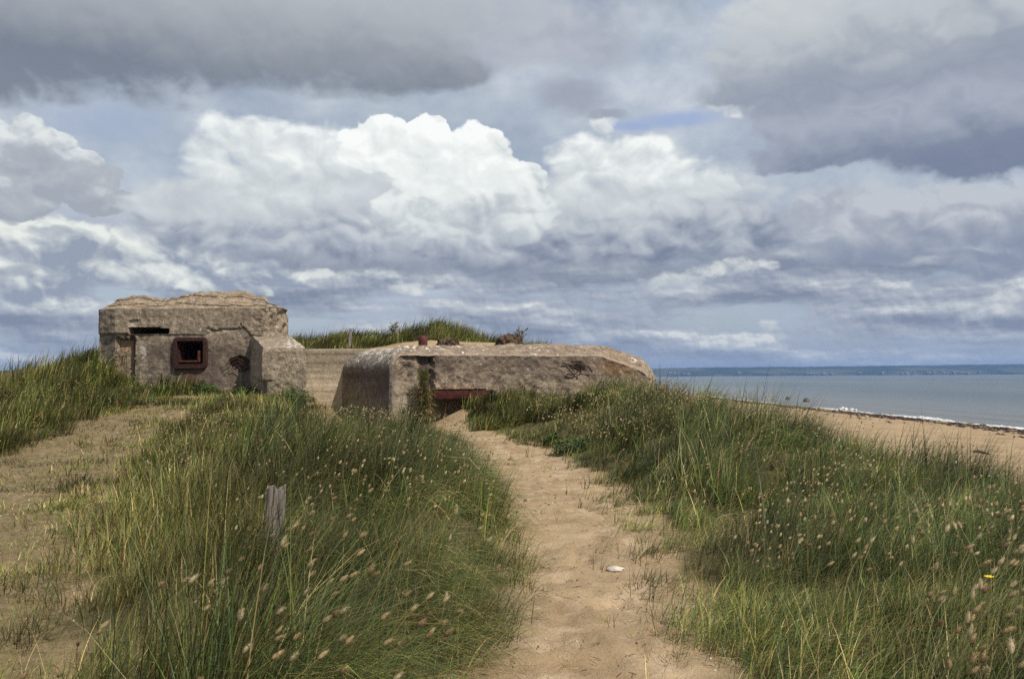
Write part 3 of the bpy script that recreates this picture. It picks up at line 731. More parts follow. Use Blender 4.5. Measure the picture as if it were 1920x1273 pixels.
        A['rust'].append(np.clip(1.3 * gauss(Pf, py, 357, 706, 9, 15) * (py > 688) + .7 * gauss(Pf, py, 343, 700, 5, 12) * (py > 688) + .5 * gauss(Pf, py, 373, 700, 6, 9) * (py > 688) + .25 * gauss(Pf, py, 228, 650, 14, 8) + .3 * gauss(Pf, py, 250, 680, 3, 50) * fm_, 0, 1))
        A['ochre'].append(.25 * gauss(Pf, py, 230, 670, 18, 40)); 
        A['dark_tone'].append(np.clip(1.15 * sst(625, 655, py) * sst(262, 285, Pf) * fbm(Pf * .05, py * .05, 3, 15) + .8 * gauss(Pf, py, 449, 686, 22, 14) + .6 * gauss(Pf, py, 207, 665, 5, 40), 0, 1))  # grey stains and shade zones both painted into the lower face
    # chamfer and roof
    NC0 = N.copy()
    for _ in range(30):
        NLn = NC0.copy(); NLn[1:-1] = (NC0[:-2] + NC0[1:-1] * 2 + NC0[2:]) / 4; NC0 = NLn / np.linalg.norm(NLn, axis=1)[:, None]
    top_last = rows[-1]
    for k in range(1, 27):
        t = k / 26
        i_ = insv * t
        ins = i_ + (fbm(P[:, 0] * 3, P[:, 1] * 3 + k * .25, 3, 105) - .5) * .05 * min(1, k / 3) + .05 * (np.floor(t * 4 + fbm(P[:, 0] * .8, 0 * P[:, 0], 2, 107) * 2) % 2)
        zz = zc + (zt - zc) * t + (fbm(P[:, 0] * 5 + k * .2, P[:, 1] * 5, 3, 106) - .5) * .05 * min(1, k / 3)
        Nn = N.copy()
        # near the corner bevel use a shared direction so that rows do not cross
        cx_, cy_ = P[:, 0].mean(), 30.0
        rows.append(np.stack([P[:, 0] - NC0[:, 0] * ins - O[0], P[:, 1] - NC0[:, 1] * ins - O[1], zz - O[2]], -1))
        A['lichen'].append(.25 * gauss(Pf, 0 * Pf + t, 480, 1, 12, .3)); A['pale'].append(0 * Pf); A['rust'].append(0 * Pf)
        A['ochre'].append(np.clip(.0 + .25 * fbm(Pf * .03, Pf * 0 + t * 2, 3, 19), 0, .8) * sst(500, 440, Pf)); A['dark_tone'].append(0 * Pf)
    for k, q in enumerate((.25, .6, 1.0)):
        cxy = np.array([(P[0, 0] + P[-1, 0]) / 2, 29.8])
        base_ = rows[-1] if k == 0 else base_
        tgt = np.stack([cxy[0] + (P[:, 0] - cxy[0]) * .2 - O[0], np.full(len(P), cxy[1]) + (P[:, 1] - 30) * .1 - O[1], np.full(len(P), float(np.median(zt)) - .25) - O[2]], -1)
        rows.append(base_ * (1 - q) + tgt * q)
        for kk in A: A[kk].append(0 * Pf)
    AT = {k: np.stack(v, 1).ravel() for k, v in A.items()}
    loft('wall', P, rows, mc, cas, AT)
    # rusty steel embrasure frame, rounded outside, stepped inside
    rust = simple_mat('rusty_steel', (.020, .009, .009), (.058, .025, .019), 14, .8, 45, .9, .02, .2)
    rust2 = simple_mat('orange_rust', (.06, .018, .012), (.13, .045, .024), 7, .85, 50, .6, .01, .2)
    def rrect(x0, x1, z0, z1, r, n=6):
        pts = []
        for cx_, cz_, a0 in ((x1 - r, z1 - r, 0), (x0 + r, z1 - r, 90), (x0 + r, z0 + r, 180), (x1 - r, z0 + r, 270)):
            for k in range(n + 1):
                a_ = rad(a0 + 90 * k / n); pts.append((cx_ + r * math.cos(a_), cz_ + r * math.sin(a_)))
        return pts
    fo = [at(325, 632.5, YC), at(388.5, 692, YC)]; fi = [at(332.5, 640, YC), at(381, 683, YC)]
    def ring(name, rects, mat, parent):
        """sweep nested rounded rectangles: (x0,x1,z0,z1,r,y)"""
        vs, fs = [], []; n = None
        for (x0, x1, z0, z1, r, y) in rects:
            q = rrect(x0, x1, z0, z1, r); n = len(q); vs += [(a_ - O[0], y - O[1], c_ - O[2]) for a_, c_ in q]
        for k in range(len(rects) - 1):
            for i in range(n): fs.append((k * n + i, k * n + (i + 1) % n, (k + 1) * n + (i + 1) % n, (k + 1) * n + i))
        return mesh_py(name, vs, fs, mat, parent, True if False else False)
    x0, x1, z1, z0 = fo[0].x, fo[1].x, fo[0].z, fo[1].z; a0, a1, c1, c0 = fi[0].x, fi[1].x, fi[0].z, fi[1].z
    fr = ring('embrasure_frame', [(x0, x1, z0, z1, .13, 27.12), (x0, x1, z0, z1, .13, 26.96), (x0 + .02, x1 - .02, z0 + .02, z1 - .02, .12, 26.935),
                             (a0 - .01, a1 + .01, c0 - .01, c1 + .01, .05, 26.935), (a0, a1, c0, c1, .04, 26.95), (a0, a1, c0, c1, .03, 27.08), (a0 + .05, a1 - .05, c0 + .07, c1 - .03, .02, 27.09),
                             (a0 + .05, a1 - .05, c0 + .07, c1 - .03, .02, 27.30), (a0 + .08, a1 - .13, c0 + .10, c1 - .05, .02, 27.31), (a0 + .08, a1 - .13, c0 + .10, c1 - .05, .02, 27.6)], rust, cas)
    mb = MB()      # slotted inner cheek on the right and the sill plate
    q = at(375, 668, 27.2)
    bx0, bx1 = a1 - .17, a1 - .10
    def boxmb(mb, x0, x1, y0, y1, z0, z1, O=(0, 0, 0)):
        vs = [(x - O[0], y - O[1], z - O[2]) for z in (z0, z1) for x, y in ((x0, y0), (x1, y0), (x1, y1), (x0, y1))]
        mb.add(vs, [(3, 2, 1, 0), (4, 5, 6, 7), (0, 1, 5, 4), (1, 2, 6, 5), (2, 3, 7, 6), (3, 0, 4, 7)])
    boxmb(mb, bx0, bx1, 27.0, 27.28, c0 + .075, c0 + .42, O); boxmb(mb, a0 + .06, a1 - .19, 27.02, 27.26, c0 + .075, c0 + .125, O)
    mb.build('sill_plate', rust2, cas)
    # reinforcement bars in the broken panel and round the blast hole
    bar_m = simple_mat('reinforcement_rust', (.045, .018, .012), (.095, .038, .024), 20, .85, 60, .4, .01)
    def bar(pts, r=.009):
        mb = MB(); mb.tube([Vector(p_) - Vector(O) for p_ in pts], r, 5); return mb.build('reinforcement_bar', bar_m, cas)
    for q_, y1_, y2_ in ((219, 640, 655), (234, 640, 656), (241, 641, 660), (246, 640, 662), (249, 642, 715), (224, 640, 646)):
        bar([at(q_, y1_, 26.98), at(q_ + .6, (y1_ + y2_) / 2, 26.92), at(q_ - .4, y2_, 26.97)])
    bar([at(216, 640, 26.97), at(232, 641.5, 26.95), at(250, 640, 26.97)])
    for pts in ([(421, 686), (430, 678), (444, 671), (455, 676), (468, 696)], [(426, 692), (436, 681), (447, 677), (458, 686)], [(434, 690), (444, 684), (452, 694)]):
        bar([at(a_, b_, 26.93 - .02 * (k % 2)) for k, (a_, b_) in enumerate(pts)], .012)
    # ---------------------------------------------------------------- flank block right of the embrasure
    mw = concrete('flank_concrete', base=(.33, .27, .205), dark=(.17, .135, .102), light=(.50, .425, .325), boards=.15, agg=.75, lichen=.9, stain=.12)
    YW = 24.9
    w0 = np.array([X_at(469, 27.15), 27.15]); w1 = np.array([X_at(491.5, YW), YW]); w2_ = np.array([X_at(573.5, YW), YW]); w3 = np.array([X_at(538, 27.6), 27.6])
    Pw = resample([w0, w1, w2_, w3], lambda m_: .045); Nw = normals2(Pw)
    Pq = 960 + F * Pw[:, 0] / Pw[:, 1]
    ztw = np.interp(Pw[:, 1], [YW, 27.2], [Z_at(530, 652.5, YW), Z_at(530, 629, 27.2)])
    rows = []; AL = []; AS = []
    nr = 50
    for k in range(nr + 1):
        z = .0 + (ztw - .0) * k / nr
        u = Pw[:, 0] + Pw[:, 1] * .8
        d = (fbm(u * 3, z * 3, 4, 111) - .5) * .06 + (fbm(u * 11, z * 11, 3, 112) - .5) * .035
        edge = max(0, (k - nr + 2) / 2.0); d = d - .03 * edge
        chip = sst(.5, .62, fbm(u * 1.7 + 4, z * 1.7, 3, 113)) * .03
        low = np.exp(-((Pq - 492) / 6) ** 2 - ((z - 1.25) / .28) ** 2) * .16
        off_ = d - chip - low
        rows.append(np.stack([Pw[:, 0] + Nw[:, 0] * off_ - O[0], Pw[:, 1] + Nw[:, 1] * off_ - O[1], z - O[2]], -1)); AL.append(0 * Pq); AS.append(low * 5)  # the chipped hollow is also toned darker
    cw = Pw.mean(0)
    for k, q_ in enumerate((.06, .12, .2, .3, .4, .5, .6, .7, .8, .9)):
        XY = Pw + (cw - Pw) * q_
        zt_ = np.interp(XY[:, 1], [YW, 27.2], [Z_at(530, 652.5, YW), Z_at(530, 629, 27.2)]) + (fbm(XY[:, 0] * 5, XY[:, 1] * 5, 3, 114) - .5) * .06 + .02
        rows.append(np.stack([XY[:, 0] - O[0], XY[:, 1] - O[1], zt_ - O[2]], -1)); AL.append(sst(-7.0, -6.2, XY[:, 0]) * 1.1); AS.append(0 * Pq)
    z_ = np.zeros(len(Pw) * len(rows))
    wb = loft('flank_block', Pw, rows, mw, cas, {'lichen': np.stack(AL, 1).ravel(), 'dark_tone': np.stack(AS, 1).ravel(), 'rust': z_, 'ochre': z_, 'pale': z_})
    wb['label'] = 'pebbly concrete block standing forward of the casemate on its right'

    # ================================================================ retaining wall between the two bunkers
    rw = tag(empty('retaining_wall', (-5.4, 27.6, .3)), 'pale board-marked concrete wall linking the casemate to the long round-roofed bunker', 'wall')
    mr = concrete('retaining_wall_concrete', base=(.43, .37, .285), dark=(.32, .27, .20), light=(.57, .50, .39), boards=.35, agg=.12, lichen=.0, stain=.15)
    Or = np.array(rw.location)
    Pr = resample([(X_at(560, 27.55), 28.2), (X_at(560, 27.55), 27.55), (-2.0, 27.55 + .35), (-2.0, 28.3)], lambda m_: .06); Nr = normals2(Pr)
    rows = []; SO = []; PA = []
    ztr = 0 * Pr[:, 0] + Z_at(640, 654, 27.6)
    for k in range(41):
        z = -.2 + (ztr + .2) * k / 40; u = Pr[:, 0]
        py = 707 - (z - EYE) * F / 27.6
        d = (fbm(u * 2, z * 2, 3, 121) - .5) * .03 + .012 * (np.floor(z * 4.3) % 2 - .5) - .02 * (k == 40) + .03 * (py < 663)
        rows.append(np.stack([Pr[:, 0] + Nr[:, 0] * d - Or[0], Pr[:, 1] + Nr[:, 1] * d - Or[1], z - Or[2]], -1))
        SO.append(.40 * sst(703, 697, py) + 0 * u); PA.append(.5 * sst(697, 703, py) + 0 * u)  # upper part toned darker, lower part paler
    for q_ in (.3, .6):
        XY = Pr * [1, 0] + np.array([0, 1]) * (Pr[:, 1:2] + (28.2 - Pr[:, 1:2]) * q_)
        rows.append(np.stack([XY[:, 0] - Or[0], XY[:, 1] - Or[1], ztr + .01 - Or[2]], -1)); SO.append(0 * u); PA.append(0 * u)
    z_ = np.zeros(len(Pr) * len(rows))
    loft('wall', Pr, rows, mr, rw, {'lichen': z_, 'dark_tone': np.stack(SO, 1).ravel(), 'rust': z_, 'ochre': z_, 'pale': np.stack(PA, 1).ravel()})

    # ================================================================ long bunker with the rounded roof
    lb = tag(empty('long_bunker', (0.0, 27.0, .2)), 'long low concrete bunker half buried in the dune with a rounded lichen-spotted roof edge', 'bunker')
    Ol = np.array(lb.location)
    ml = concrete('long_bunker_concrete', base=(.27, .23, .19), dark=(.11, .093, .082), light=(.44, .385, .315), boards=.35, agg=.85, lichen=1.0, stain=.15)
    back = np.array([-3.2, 31.2])
    dAB = (A2 - B2) / np.linalg.norm(A2 - B2); dAC = (C2 - A2) / np.linalg.norm(C2 - A2)
    nAC = np.array([-dAC[1], dAC[0]])        # into the bunker
    R_ = 2.2
    end_c = C2 - dAC * R_ + nAC * R_
    poly = [B2 + (B2 - A2) / np.linalg.norm(B2 - A2) * 1.0, B2, A2 - dAB * .06, A2 + dAC * .06, C2 - dAC * R_]
    for a_ in np.linspace(0, 95, 13)[1:]:
        poly.append(end_c - nAC * R_ * math.cos(rad(a_)) + dAC * R_ * math.sin(rad(a_)))
    poly.append(end_c + dAC * R_ + nAC * 1.2)
    PL = resample(poly, lambda m_: .05); NL = normals2(PL)
    for _ in range(6): 
        NLn = NL.copy(); NLn[1:-1] = (NL[:-2] + NL[1:-1] * 2 + NL[2:]) / 4; NL = NLn / np.linalg.norm(NLn, axis=1)[:, None]
    NC = NL.copy()
    for _ in range(70):
        NLn = NC.copy(); NLn[1:-1] = (NC[:-2] + NC[1:-1] * 2 + NC[2:]) / 4; NC = NLn / np.linalg.norm(NLn, axis=1)[:, None]
    sA = np.linalg.norm(PL - A2, axis=1)
    iA = int(np.argmin(sA)); arc = np.concatenate([[0], np.cumsum(np.linalg.norm(np.diff(PL, axis=0), axis=1))]); sg = arc - arc[iA]   # <0 on the left flank
    fl = sst(.35, -.10, sg)                                # 1 on the left flank
    sC = 8.9 - 0; Lfront = np.linalg.norm(C2 - A2) - R_
    en = sst(Lfront - 1.3, Lfront + 1.9, sg)               # 1 round the seaward end
    zw = 2.22 * (1 - fl) + 1.80 * fl; zw = zw * (1 - en) + 1.45 * en
    zT = np.interp(sg, [-4, 0, 2, 5, 9], [2.50, 2.50, 2.54, 2.62, 2.60]); zT = zT - .20 * en
    inn = .60 * (1 - fl) + 1.05 * fl; inn = inn * (1 - en) + 1.3 * en
    rows = []; A = {k: [] for k in ('lichen', 'rust', 'ochre', 'dark_tone', 'pale')}
    nr = 64; PqL = 960 + F * PL[:, 0] / PL[:, 1]
    iB = PL[:, 0] * 0
    for k in range(nr + 1):
        z = -.3 + (zw + .3) * k / nr; u = sg
        hor = 706 + (960 - PqL) * .006
        py = hor - (z - EYE) * F / PL[:, 1]
        rough = (1 - fl) * sst(746, 736, py + 8 * (fbm(u * 3, z * 3, 3, 130) - .5)) 
        rough = np.where(sg > 1.0, (1 - fl) * .8, rough)
        d = (fbm(u * 2.4, z * 2.4, 4, 131) - .5) * (.04 + .12 * rough) + (fbm(u * 9, z * 9, 3, 132) - .5) * (.012 + .07 * rough)
        # battered corner above the smooth pier
        bat = (1 - fl) * sst(1.75, .2, sg) * sst(742, 700, py)
        d = d - bat * (.10 + .22 * fbm(u * 4, z * 4, 4, 133))
        d = np.where((sg > 0) & (PqL < 813) & (PqL > 782), d - .14 * sst(782, 790, PqL) , d)      # joint behind the plant
        d = np.where((np.abs(PqL - 813 + 1.5 * np.sin(py * .3)) < 1.4) & (sg > 0) & (sg < 4), d - .10, d)  # vertical crack
        # gun slit under the steel lintel
        d = np.where((py > 731 + 2 * (fbm(u * 3, u * 0, 2, 134) - .5)) & (PqL > 813) & (PqL < 925) & (sg > 0), d - .75, d)
        d = d - .10 * np.exp(-((PqL - 1088) / 13) ** 2 - ((py - 694) / 10) ** 2) * (1 + 2 * fbm(u * 6, z * 6, 3, 135))
        for cx_, cy_, r0 in ((757, 774, 3.4), (768, 764, 2.2), (773, 760, 2.0), (765, 781, 1.2)):
            d = d - .07 * np.exp(-(((PqL - cx_) / r0) ** 2 + ((py - cy_) / r0) ** 2) ** 2) * (sg > 0)
        rows.append(np.stack([PL[:, 0] + NL[:, 0] * d - Ol[0], PL[:, 1] + NL[:, 1] * d - Ol[1], z - Ol[2]], -1))
        A['lichen'].append(np.clip(.15 * (1 - fl) * sst(735, 700, py) - .6 * fl + .5 * en, -1, 1.5))
        A['dark_tone'].append(np.clip(fl * (.92 * gauss(PqL, py, 712, 715, 28, 26) * fbm(PqL * .05, py * .05, 3, 137) * 1.8 + .9 * gauss(PqL, py, 665, 705, 22, 7) + .22) + (1 - fl) * (1.25 * sst(728, 680, py) * fbm(u * .9, z * 2, 4, 138) * (sg > .9) + 0 * bat), 0, .9))  # left flank and upper front toned darker
        A['pale'].append(np.clip((1 - fl) * (PqL < 784) * sst(738, 745, py) * .7 + 0 * u, 0, 1))
        A['ochre'].append(np.clip(.2 * (1 - fl) + 1.1 * gauss(PqL, py, 1160, 688, 32, 16) * (sg > 4), 0, 1)); A['rust'].append(np.clip(.3 * gauss(PqL, py, 850, 728, 40, 4) * (sg > 0), 0, 1))
    for k in range(1, 31):
        t = k / 30; th = t * math.pi / 2
        rz, ri = math.sin(th), 1 - math.cos(th)
        lz, li_ = t, t
        kk = np.clip(fl + en, 0, 1)
        fz = rz * kk + lz * (1 - kk); fi_ = ri * kk + li_ * (1 - kk)
        z = zw + (zT - zw) * fz + (fbm(sg * 4, 0 * sg + t * 4, 3, 141) - .5) * (.03 + .05 * (1 - fl) + .10 * en)
        ins = inn * fi_ + (fbm(sg * 5, 0 * sg + t * 5, 3, 142) - .5) * (.02 + .07 * (1 - fl) + .14 * en) + (1 - fl) * sst(1.5, .2, sg) * .12 * fbm(sg * 4, 0 * sg + t * 3, 4, 143)
        rows.append(np.stack([PL[:, 0] - NC[:, 0] * ins - Ol[0], PL[:, 1] - NC[:, 1] * ins - Ol[1], z - Ol[2]], -1))
        A['lichen'].append(np.clip(fl * (.5 + t * .9) * (1) + (1 - fl) * sst(.2, 1, t) * .95 * sst(3.8, .3, sg) + .28 * (1 - fl) + .30 * en, 0, 1.5))
        A['dark_tone'].append(np.clip(fl * sst(.35, 0, t) * .5, 0, 1)); A['pale'].append((1 - fl) * .25 * (t < .2) + .15 * fl * t); A['ochre'].append(np.clip(.5 * en * gauss(PqL, 0 * PqL + t, 1160, .3, 30, .5) + .2 * (1 - fl), 0, 1)); A['rust'].append(0 * sg)
    base_ = rows[-1]; cen = np.array([-.4, 29.6])
    for q_ in (.15, .35, .6, .85):
        tgt = np.stack([PL[:, 0] * .35 + cen[0] * .65 - Ol[0], PL[:, 1] * .25 + cen[1] * .75 - Ol[1], 0 * sg + 2.45 - Ol[2]], -1)
        rr = base_ * (1 - q_) + tgt * q_; rr[:, 2] += (fbm(rr[:, 0] * 3, rr[:, 1] * 3, 3, 144) - .5) * .05
        rows.append(rr)
        A['lichen'].append(.2 + 0 * sg); A['dark_tone'].append(0 * sg); A['pale'].append(0 * sg); A['ochre'].append(.2 + 0 * sg); A['rust'].append(0 * sg)
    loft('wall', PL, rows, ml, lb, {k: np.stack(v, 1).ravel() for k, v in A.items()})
    # steel lintel over the slit
    p0 = np.array([at(815.5, 740, 25.05).x, 0]); 
    def on_face(px):   # point on the front face for a photo column
        s = np.interp(px, PqL[iA + 2:], sg[iA + 2:]); return A2 + dAC * s
    l0 = on_face(814.5); l1 = on_face(919)
    mb = MB(); nseg = 24
    zt1, zb1 = Z_at(815, 732.5, l0[1]), Z_at(815, 747.5, l0[1])
    vs = []
    for k in range(nseg + 1):
        q_ = l0 + (l1 - l0) * k / nseg; j = .012 * math.sin(k * 1.7)
        for dn, zz in ((-.03, zt1), (-.035 + j, (zt1 + zb1) / 2), (-.02 + j, zb1 + j), (.30, zb1 + j), (.30, zt1)):
            c_ = q_ + nAC * dn; vs.append((c_[0] - Ol[0], c_[1] - Ol[1], zz - Ol[2]))
    fs = [(k * 5 + i, (k + 1) * 5 + i, (k + 1) * 5 + (i + 1) % 5, k * 5 + (i + 1) % 5) for k in range(nseg) for i in range(5)] + [(0, 1, 2, 3, 4), tuple(nseg * 5 + i for i in (4, 3, 2, 1, 0))]
    mb.add(vs, fs); red = simple_mat('red_rust', (.028, .008, .008), (.070, .018, .014), 5, .8, 40, .6, .01); mb.build('steel_lintel', red, lb)
    # bent bars sticking out of the wall further right
    bm_ = simple_mat('black_rust', (.02, .014, .012), (.05, .03, .022), 20, .8)
    for pts in ([(1055, 681), (1072, 685), (1083, 692), (1090, 702)], [(1062, 702), (1078, 701), (1086, 694)], [(1086, 704), (1092, 688), (1102, 686), (1110, 698)], [(1071, 678), (1090, 678.5)]):
        q_ = on_face(pts[0][0]); mb = MB()
        mb.tube([at(a_, b_, on_face(a_)[1] - .10) - Vector(Ol) for a_, b_ in pts], .022, 5); mb.build('bent_bar', bm_, lb)
    # ================================================================ rusty pipe standing on the roof, grey stake, posts
    c = at(793, 655, 28.6); mb = MB()
    def ring_tube(c, r, h, rot=.0, n=24, dent=.03):
        vs, fs = [], []
        prof = [(r, 0), (r, h * .3), (r * 1.0, h * .7), (r * 1.0, h), (r * .9, h), (r * .88, h * .4), (0, h * .38)]
        for k, (rr, zz) in enumerate(prof):
            for i in range(n):
                a_ = 2 * math.pi * i / n; q_ = rr * (1 + dent * math.sin(2 * a_ + 1) * zz / h)
                vs.append((c[0] + q_ * math.cos(a_), c[1] + q_ * math.sin(a_), c[2] + zz + .012 * math.sin(3 * a_) * (zz >= h)))
        for k in range(len(prof) - 1):
            for i in range(n): fs.append((k * n + i, k * n + (i + 1) % n, (k + 1) * n + (i + 1) % n, (k + 1) * n + i))
        return vs, fs
    zt_ = Z_at(793, 630, 28.6)
    vs, fs = ring_tube((0, 0, 0), .145, zt_ - 2.35)
    mb.add(vs, fs); o = mb.build('rusty_pipe', simple_mat('pipe_rust', (.05, .014, .013), (.10, .032, .025), 6, .7, 50, .4, .01), None, True)
    o.location = (c.x, 28.6, 2.35); tag(o, 'short dark red rusty steel pipe standing up behind the rounded bunker roof', 'pipe')
# ------------------------------------------------------------------ small things
gw = simple_mat('grey_driftwood', (.17, .145, .13), (.34, .30, .27), 10, .9, 60, .8, .01)
def wood_post_mat():
    m, b = new_mat('weathered_post'); p = tcoord('Object')
    gr = noise(VM('MULTIPLY', p, (34, 34, 1.6)), 1, 4, .6); g2 = noise(VM('MULTIPLY', p, (9, 9, 1.2)), 1, 3)
    c = mixc(sstep(.38, .62, gr), (.060, .046, .040), (.26, .225, .20)); c = mixc(sstep(.45, .65, g2) * .5, c, (.36, .33, .30))
    setp(b, color=c, rough=.9, spec=.15, normal=bump(gr + g2 * .5, 1.0, .02)); return m
wpm = wood_post_mat()
def post(name, base, top, r, label, n=22, rows_=26, crack=.35, jag=.05):
    base = Vector(base); ax = Vector(top) - base; H_ = ax.length
    vs, fs = [], []
    for k in range(rows_ + 1):
        t = k / rows_
        for i in range(n):
            a_ = 2 * math.pi * i / n
            rr = r * (1 + .10 * math.sin(a_ * 2 + 1) + .05 * math.sin(a_ * 5) - crack * max(0, math.cos(a_ * 1.0 + 1.9)) ** 18 - crack * .6 * max(0, math.cos(a_ + 1.15)) ** 30) * (1 - .12 * t + .03 * math.sin(t * 9 + a_))
            z = t * H_ + (jag * (math.sin(a_ * 3 + .5) * .6 + math.sin(a_ * 7) * .4) if k >= rows_ - 3 else 0) * (k - rows_ + 4) / 4
            c_ = ax * t; vs.append((c_.x + rr * math.cos(a_), c_.y + rr * math.sin(a_), z))
    for k in range(rows_):
        for i in range(n): fs.append((k * n + i, k * n + (i + 1) % n, (k + 1) * n + (i + 1) % n, (k + 1) * n + i))
    vs.append((ax.x, ax.y, H_ - jag * .8)); c_ = len(vs) - 1
    for i in range(n): fs.append((rows_ * n + i, rows_ * n + (i + 1) % n, c_))
    o = mesh_py(name, vs, fs, wpm); o.location = base
    return tag(o, label, 'post')
YP = 6.1
pt = at(517, 914, YP); pb = at(508, 1010, YP)
post('wooden_post', (pb.x, YP, float(gz(pb.x, YP)) - .1), (pt.x, YP, pt.z), .066, 'grey split wooden post stump leaning in the tall grass left of the sandy path', jag=.025)
a_, b_ = at(657.5, 617, 33.5), at(654, 652, 33.5)
post('wooden_stake', (b_.x, 33.5, float(gz(b_.x, 33.5)) - .2), (a_.x, 33.5, a_.z), .055, 'thin pale grey stake on the grassy dune behind the retaining wall', crack=.1, jag=.03)
# flat white stone on the path
def stone(name, c, rx, ry, rz, seed, mat, label, cat='stone', n=24, m_=14, amp=.3):
    P_, F_ = lump(0, 0, 0, rx, ry, rz, seed, n, m_, amp)
    o = mesh_np(name, P_, F_.ravel(), np.full(len(F_), 4), mat, smooth=True); o.location = c; return tag(o, label, cat)
wst = simple_mat('white_stone', (.36, .32, .27), (.58, .54, .48), 12, .8, 50, .4, .01)
sp = at(1153, 1066, 7.35); stone('stone', (sp.x, 7.35, float(gz(sp.x, 7.35)) + .012), .075, .05, .022, 5, wst, 'flat white stone lying alone on the sandy path')
dp = 46.5; q = at(1842, 849.5, 44.0)
# driftwood log on the beach
mb = MB(); a_, b_ = at(1824, 847.5, 44.5), at(1857, 851, 43.5)
def bz(x): return -2.15 - .0365 * (x - 13)
mb.tube([(0, 0, .07), ((b_.x - a_.x) * .3, -.25, .10), ((b_.x - a_.x) * .7, -.6, .07), (b_.x - a_.x, -1.0, .03)], [.045, .075, .06, .03], 8)
mb.tube([((b_.x - a_.x) * .35, -.3, .1), ((b_.x - a_.x) * .25, -.2, .35)], [.03, .012], 6)
# place on the beach where this line of sight meets the sand
def beach_hit(px, py):
    d = ray(px, py); 
    for k in np.linspace(15, 400, 6000):
        p_ = Vector((0, 0, EYE)) + d * (k / d.y)
        if p_.z <= bz(p_.x): return p_
    return p_
h = beach_hit(1825, 849); o = mb.build('driftwood_log', simple_mat('dark_driftwood', (.05, .035, .025), (.12, .09, .065), 6, .9, 20, .6, .02), None, True)
o.location = (h.x, h.y, bz(h.x)); o.scale = (1, 1, 1); tag(o, 'dark driftwood branch lying on the open beach at the far right', 'driftwood')
# foaming rocks at the water edge and small dark marks in the shallows
def sea_hit(px, py):
    d = ray(px, py); k = (SEA_Z - EYE) / d.z; return Vector((0, 0, EYE)) + d * k
rk = simple_mat('wet_rock', (.05, .04, .03), (.12, .09, .06), 1, .5, 4, .5, .1)
for k, (px_, py_, s_, lab) in enumerate(((1477, 748.5, .45, 'small dark rock showing in the shallow water, the nearer to the bunker'), (1512, 753, .6, 'small dark rock showing in the shallow water, the nearer to the beach foam'))):
    p_ = sea_hit(px_, py_); stone('sea_rock', (p_.x, p_.y, SEA_Z + .1), s_, s_, s_ * .9, 30 + k, rk, lab, 'rock')
P_all, F_all, off = [], [], 0
for k, (px_, py_, s_) in enumerate(((1580, 768, .42), (1585, 768.4, .36), (1597, 769, .3), (1575, 768.6, .26), (1604, 769.5, .2))):
    p_ = sea_hit(px_, py_ + 1); P_, F_ = lump(0, 0, 0, s_, s_ * 1.5, s_ * .65, 50 + k, 18, 12, .6, 2.6)
    P_all.append(P_ + [p_.x, p_.y, SEA_Z + .15]); F_all.append(F_ + off); off += len(P_)
F_ = np.concatenate(F_all); tag(mesh_np('wave_splash', np.concatenate(P_all), F_.ravel(), np.full(len(F_), 4), fm, smooth=True), kind='stuff')
# turf clods left standing on the sand above the roof
tm, tb = new_mat('root_turf'); p = tcoord('Object')
setp(tb, color=mixc(sstep(.4, .62, noise(p, 7, 5, .7)), (.035, .024, .018), (.16, .11, .075)), rough=.95, spec=.1, normal=bump(noise(p, 14, 5, .7), 1.0, .08))
def clod(px0, px1, pytop, Y, label, seed, zb_=2.45):
    a_, b_ = at(px0, pytop, Y), at(px1, pytop, Y); w = (b_.x - a_.x) / 2; h_ = a_.z - zb_
    P_, F_ = lump(0, 0, 0, w, w * .8, h_ * .92, seed, 46, 26, .34, 3.4)
    o = mesh_np('turf_clod', P_, F_.ravel(), np.full(len(F_), 4), tm); o.location = ((a_.x + b_.x) / 2, Y, zb_)
    return tag(o, label, 'turf')
clod(925, 984, 626, 29.6, 'brown domed turf clod on the bunker roof nearest the sea', 61)
clod(814, 872, 634.5, 29.9, 'low dark turf clod on the sand just right of the rusty pipe', 62)
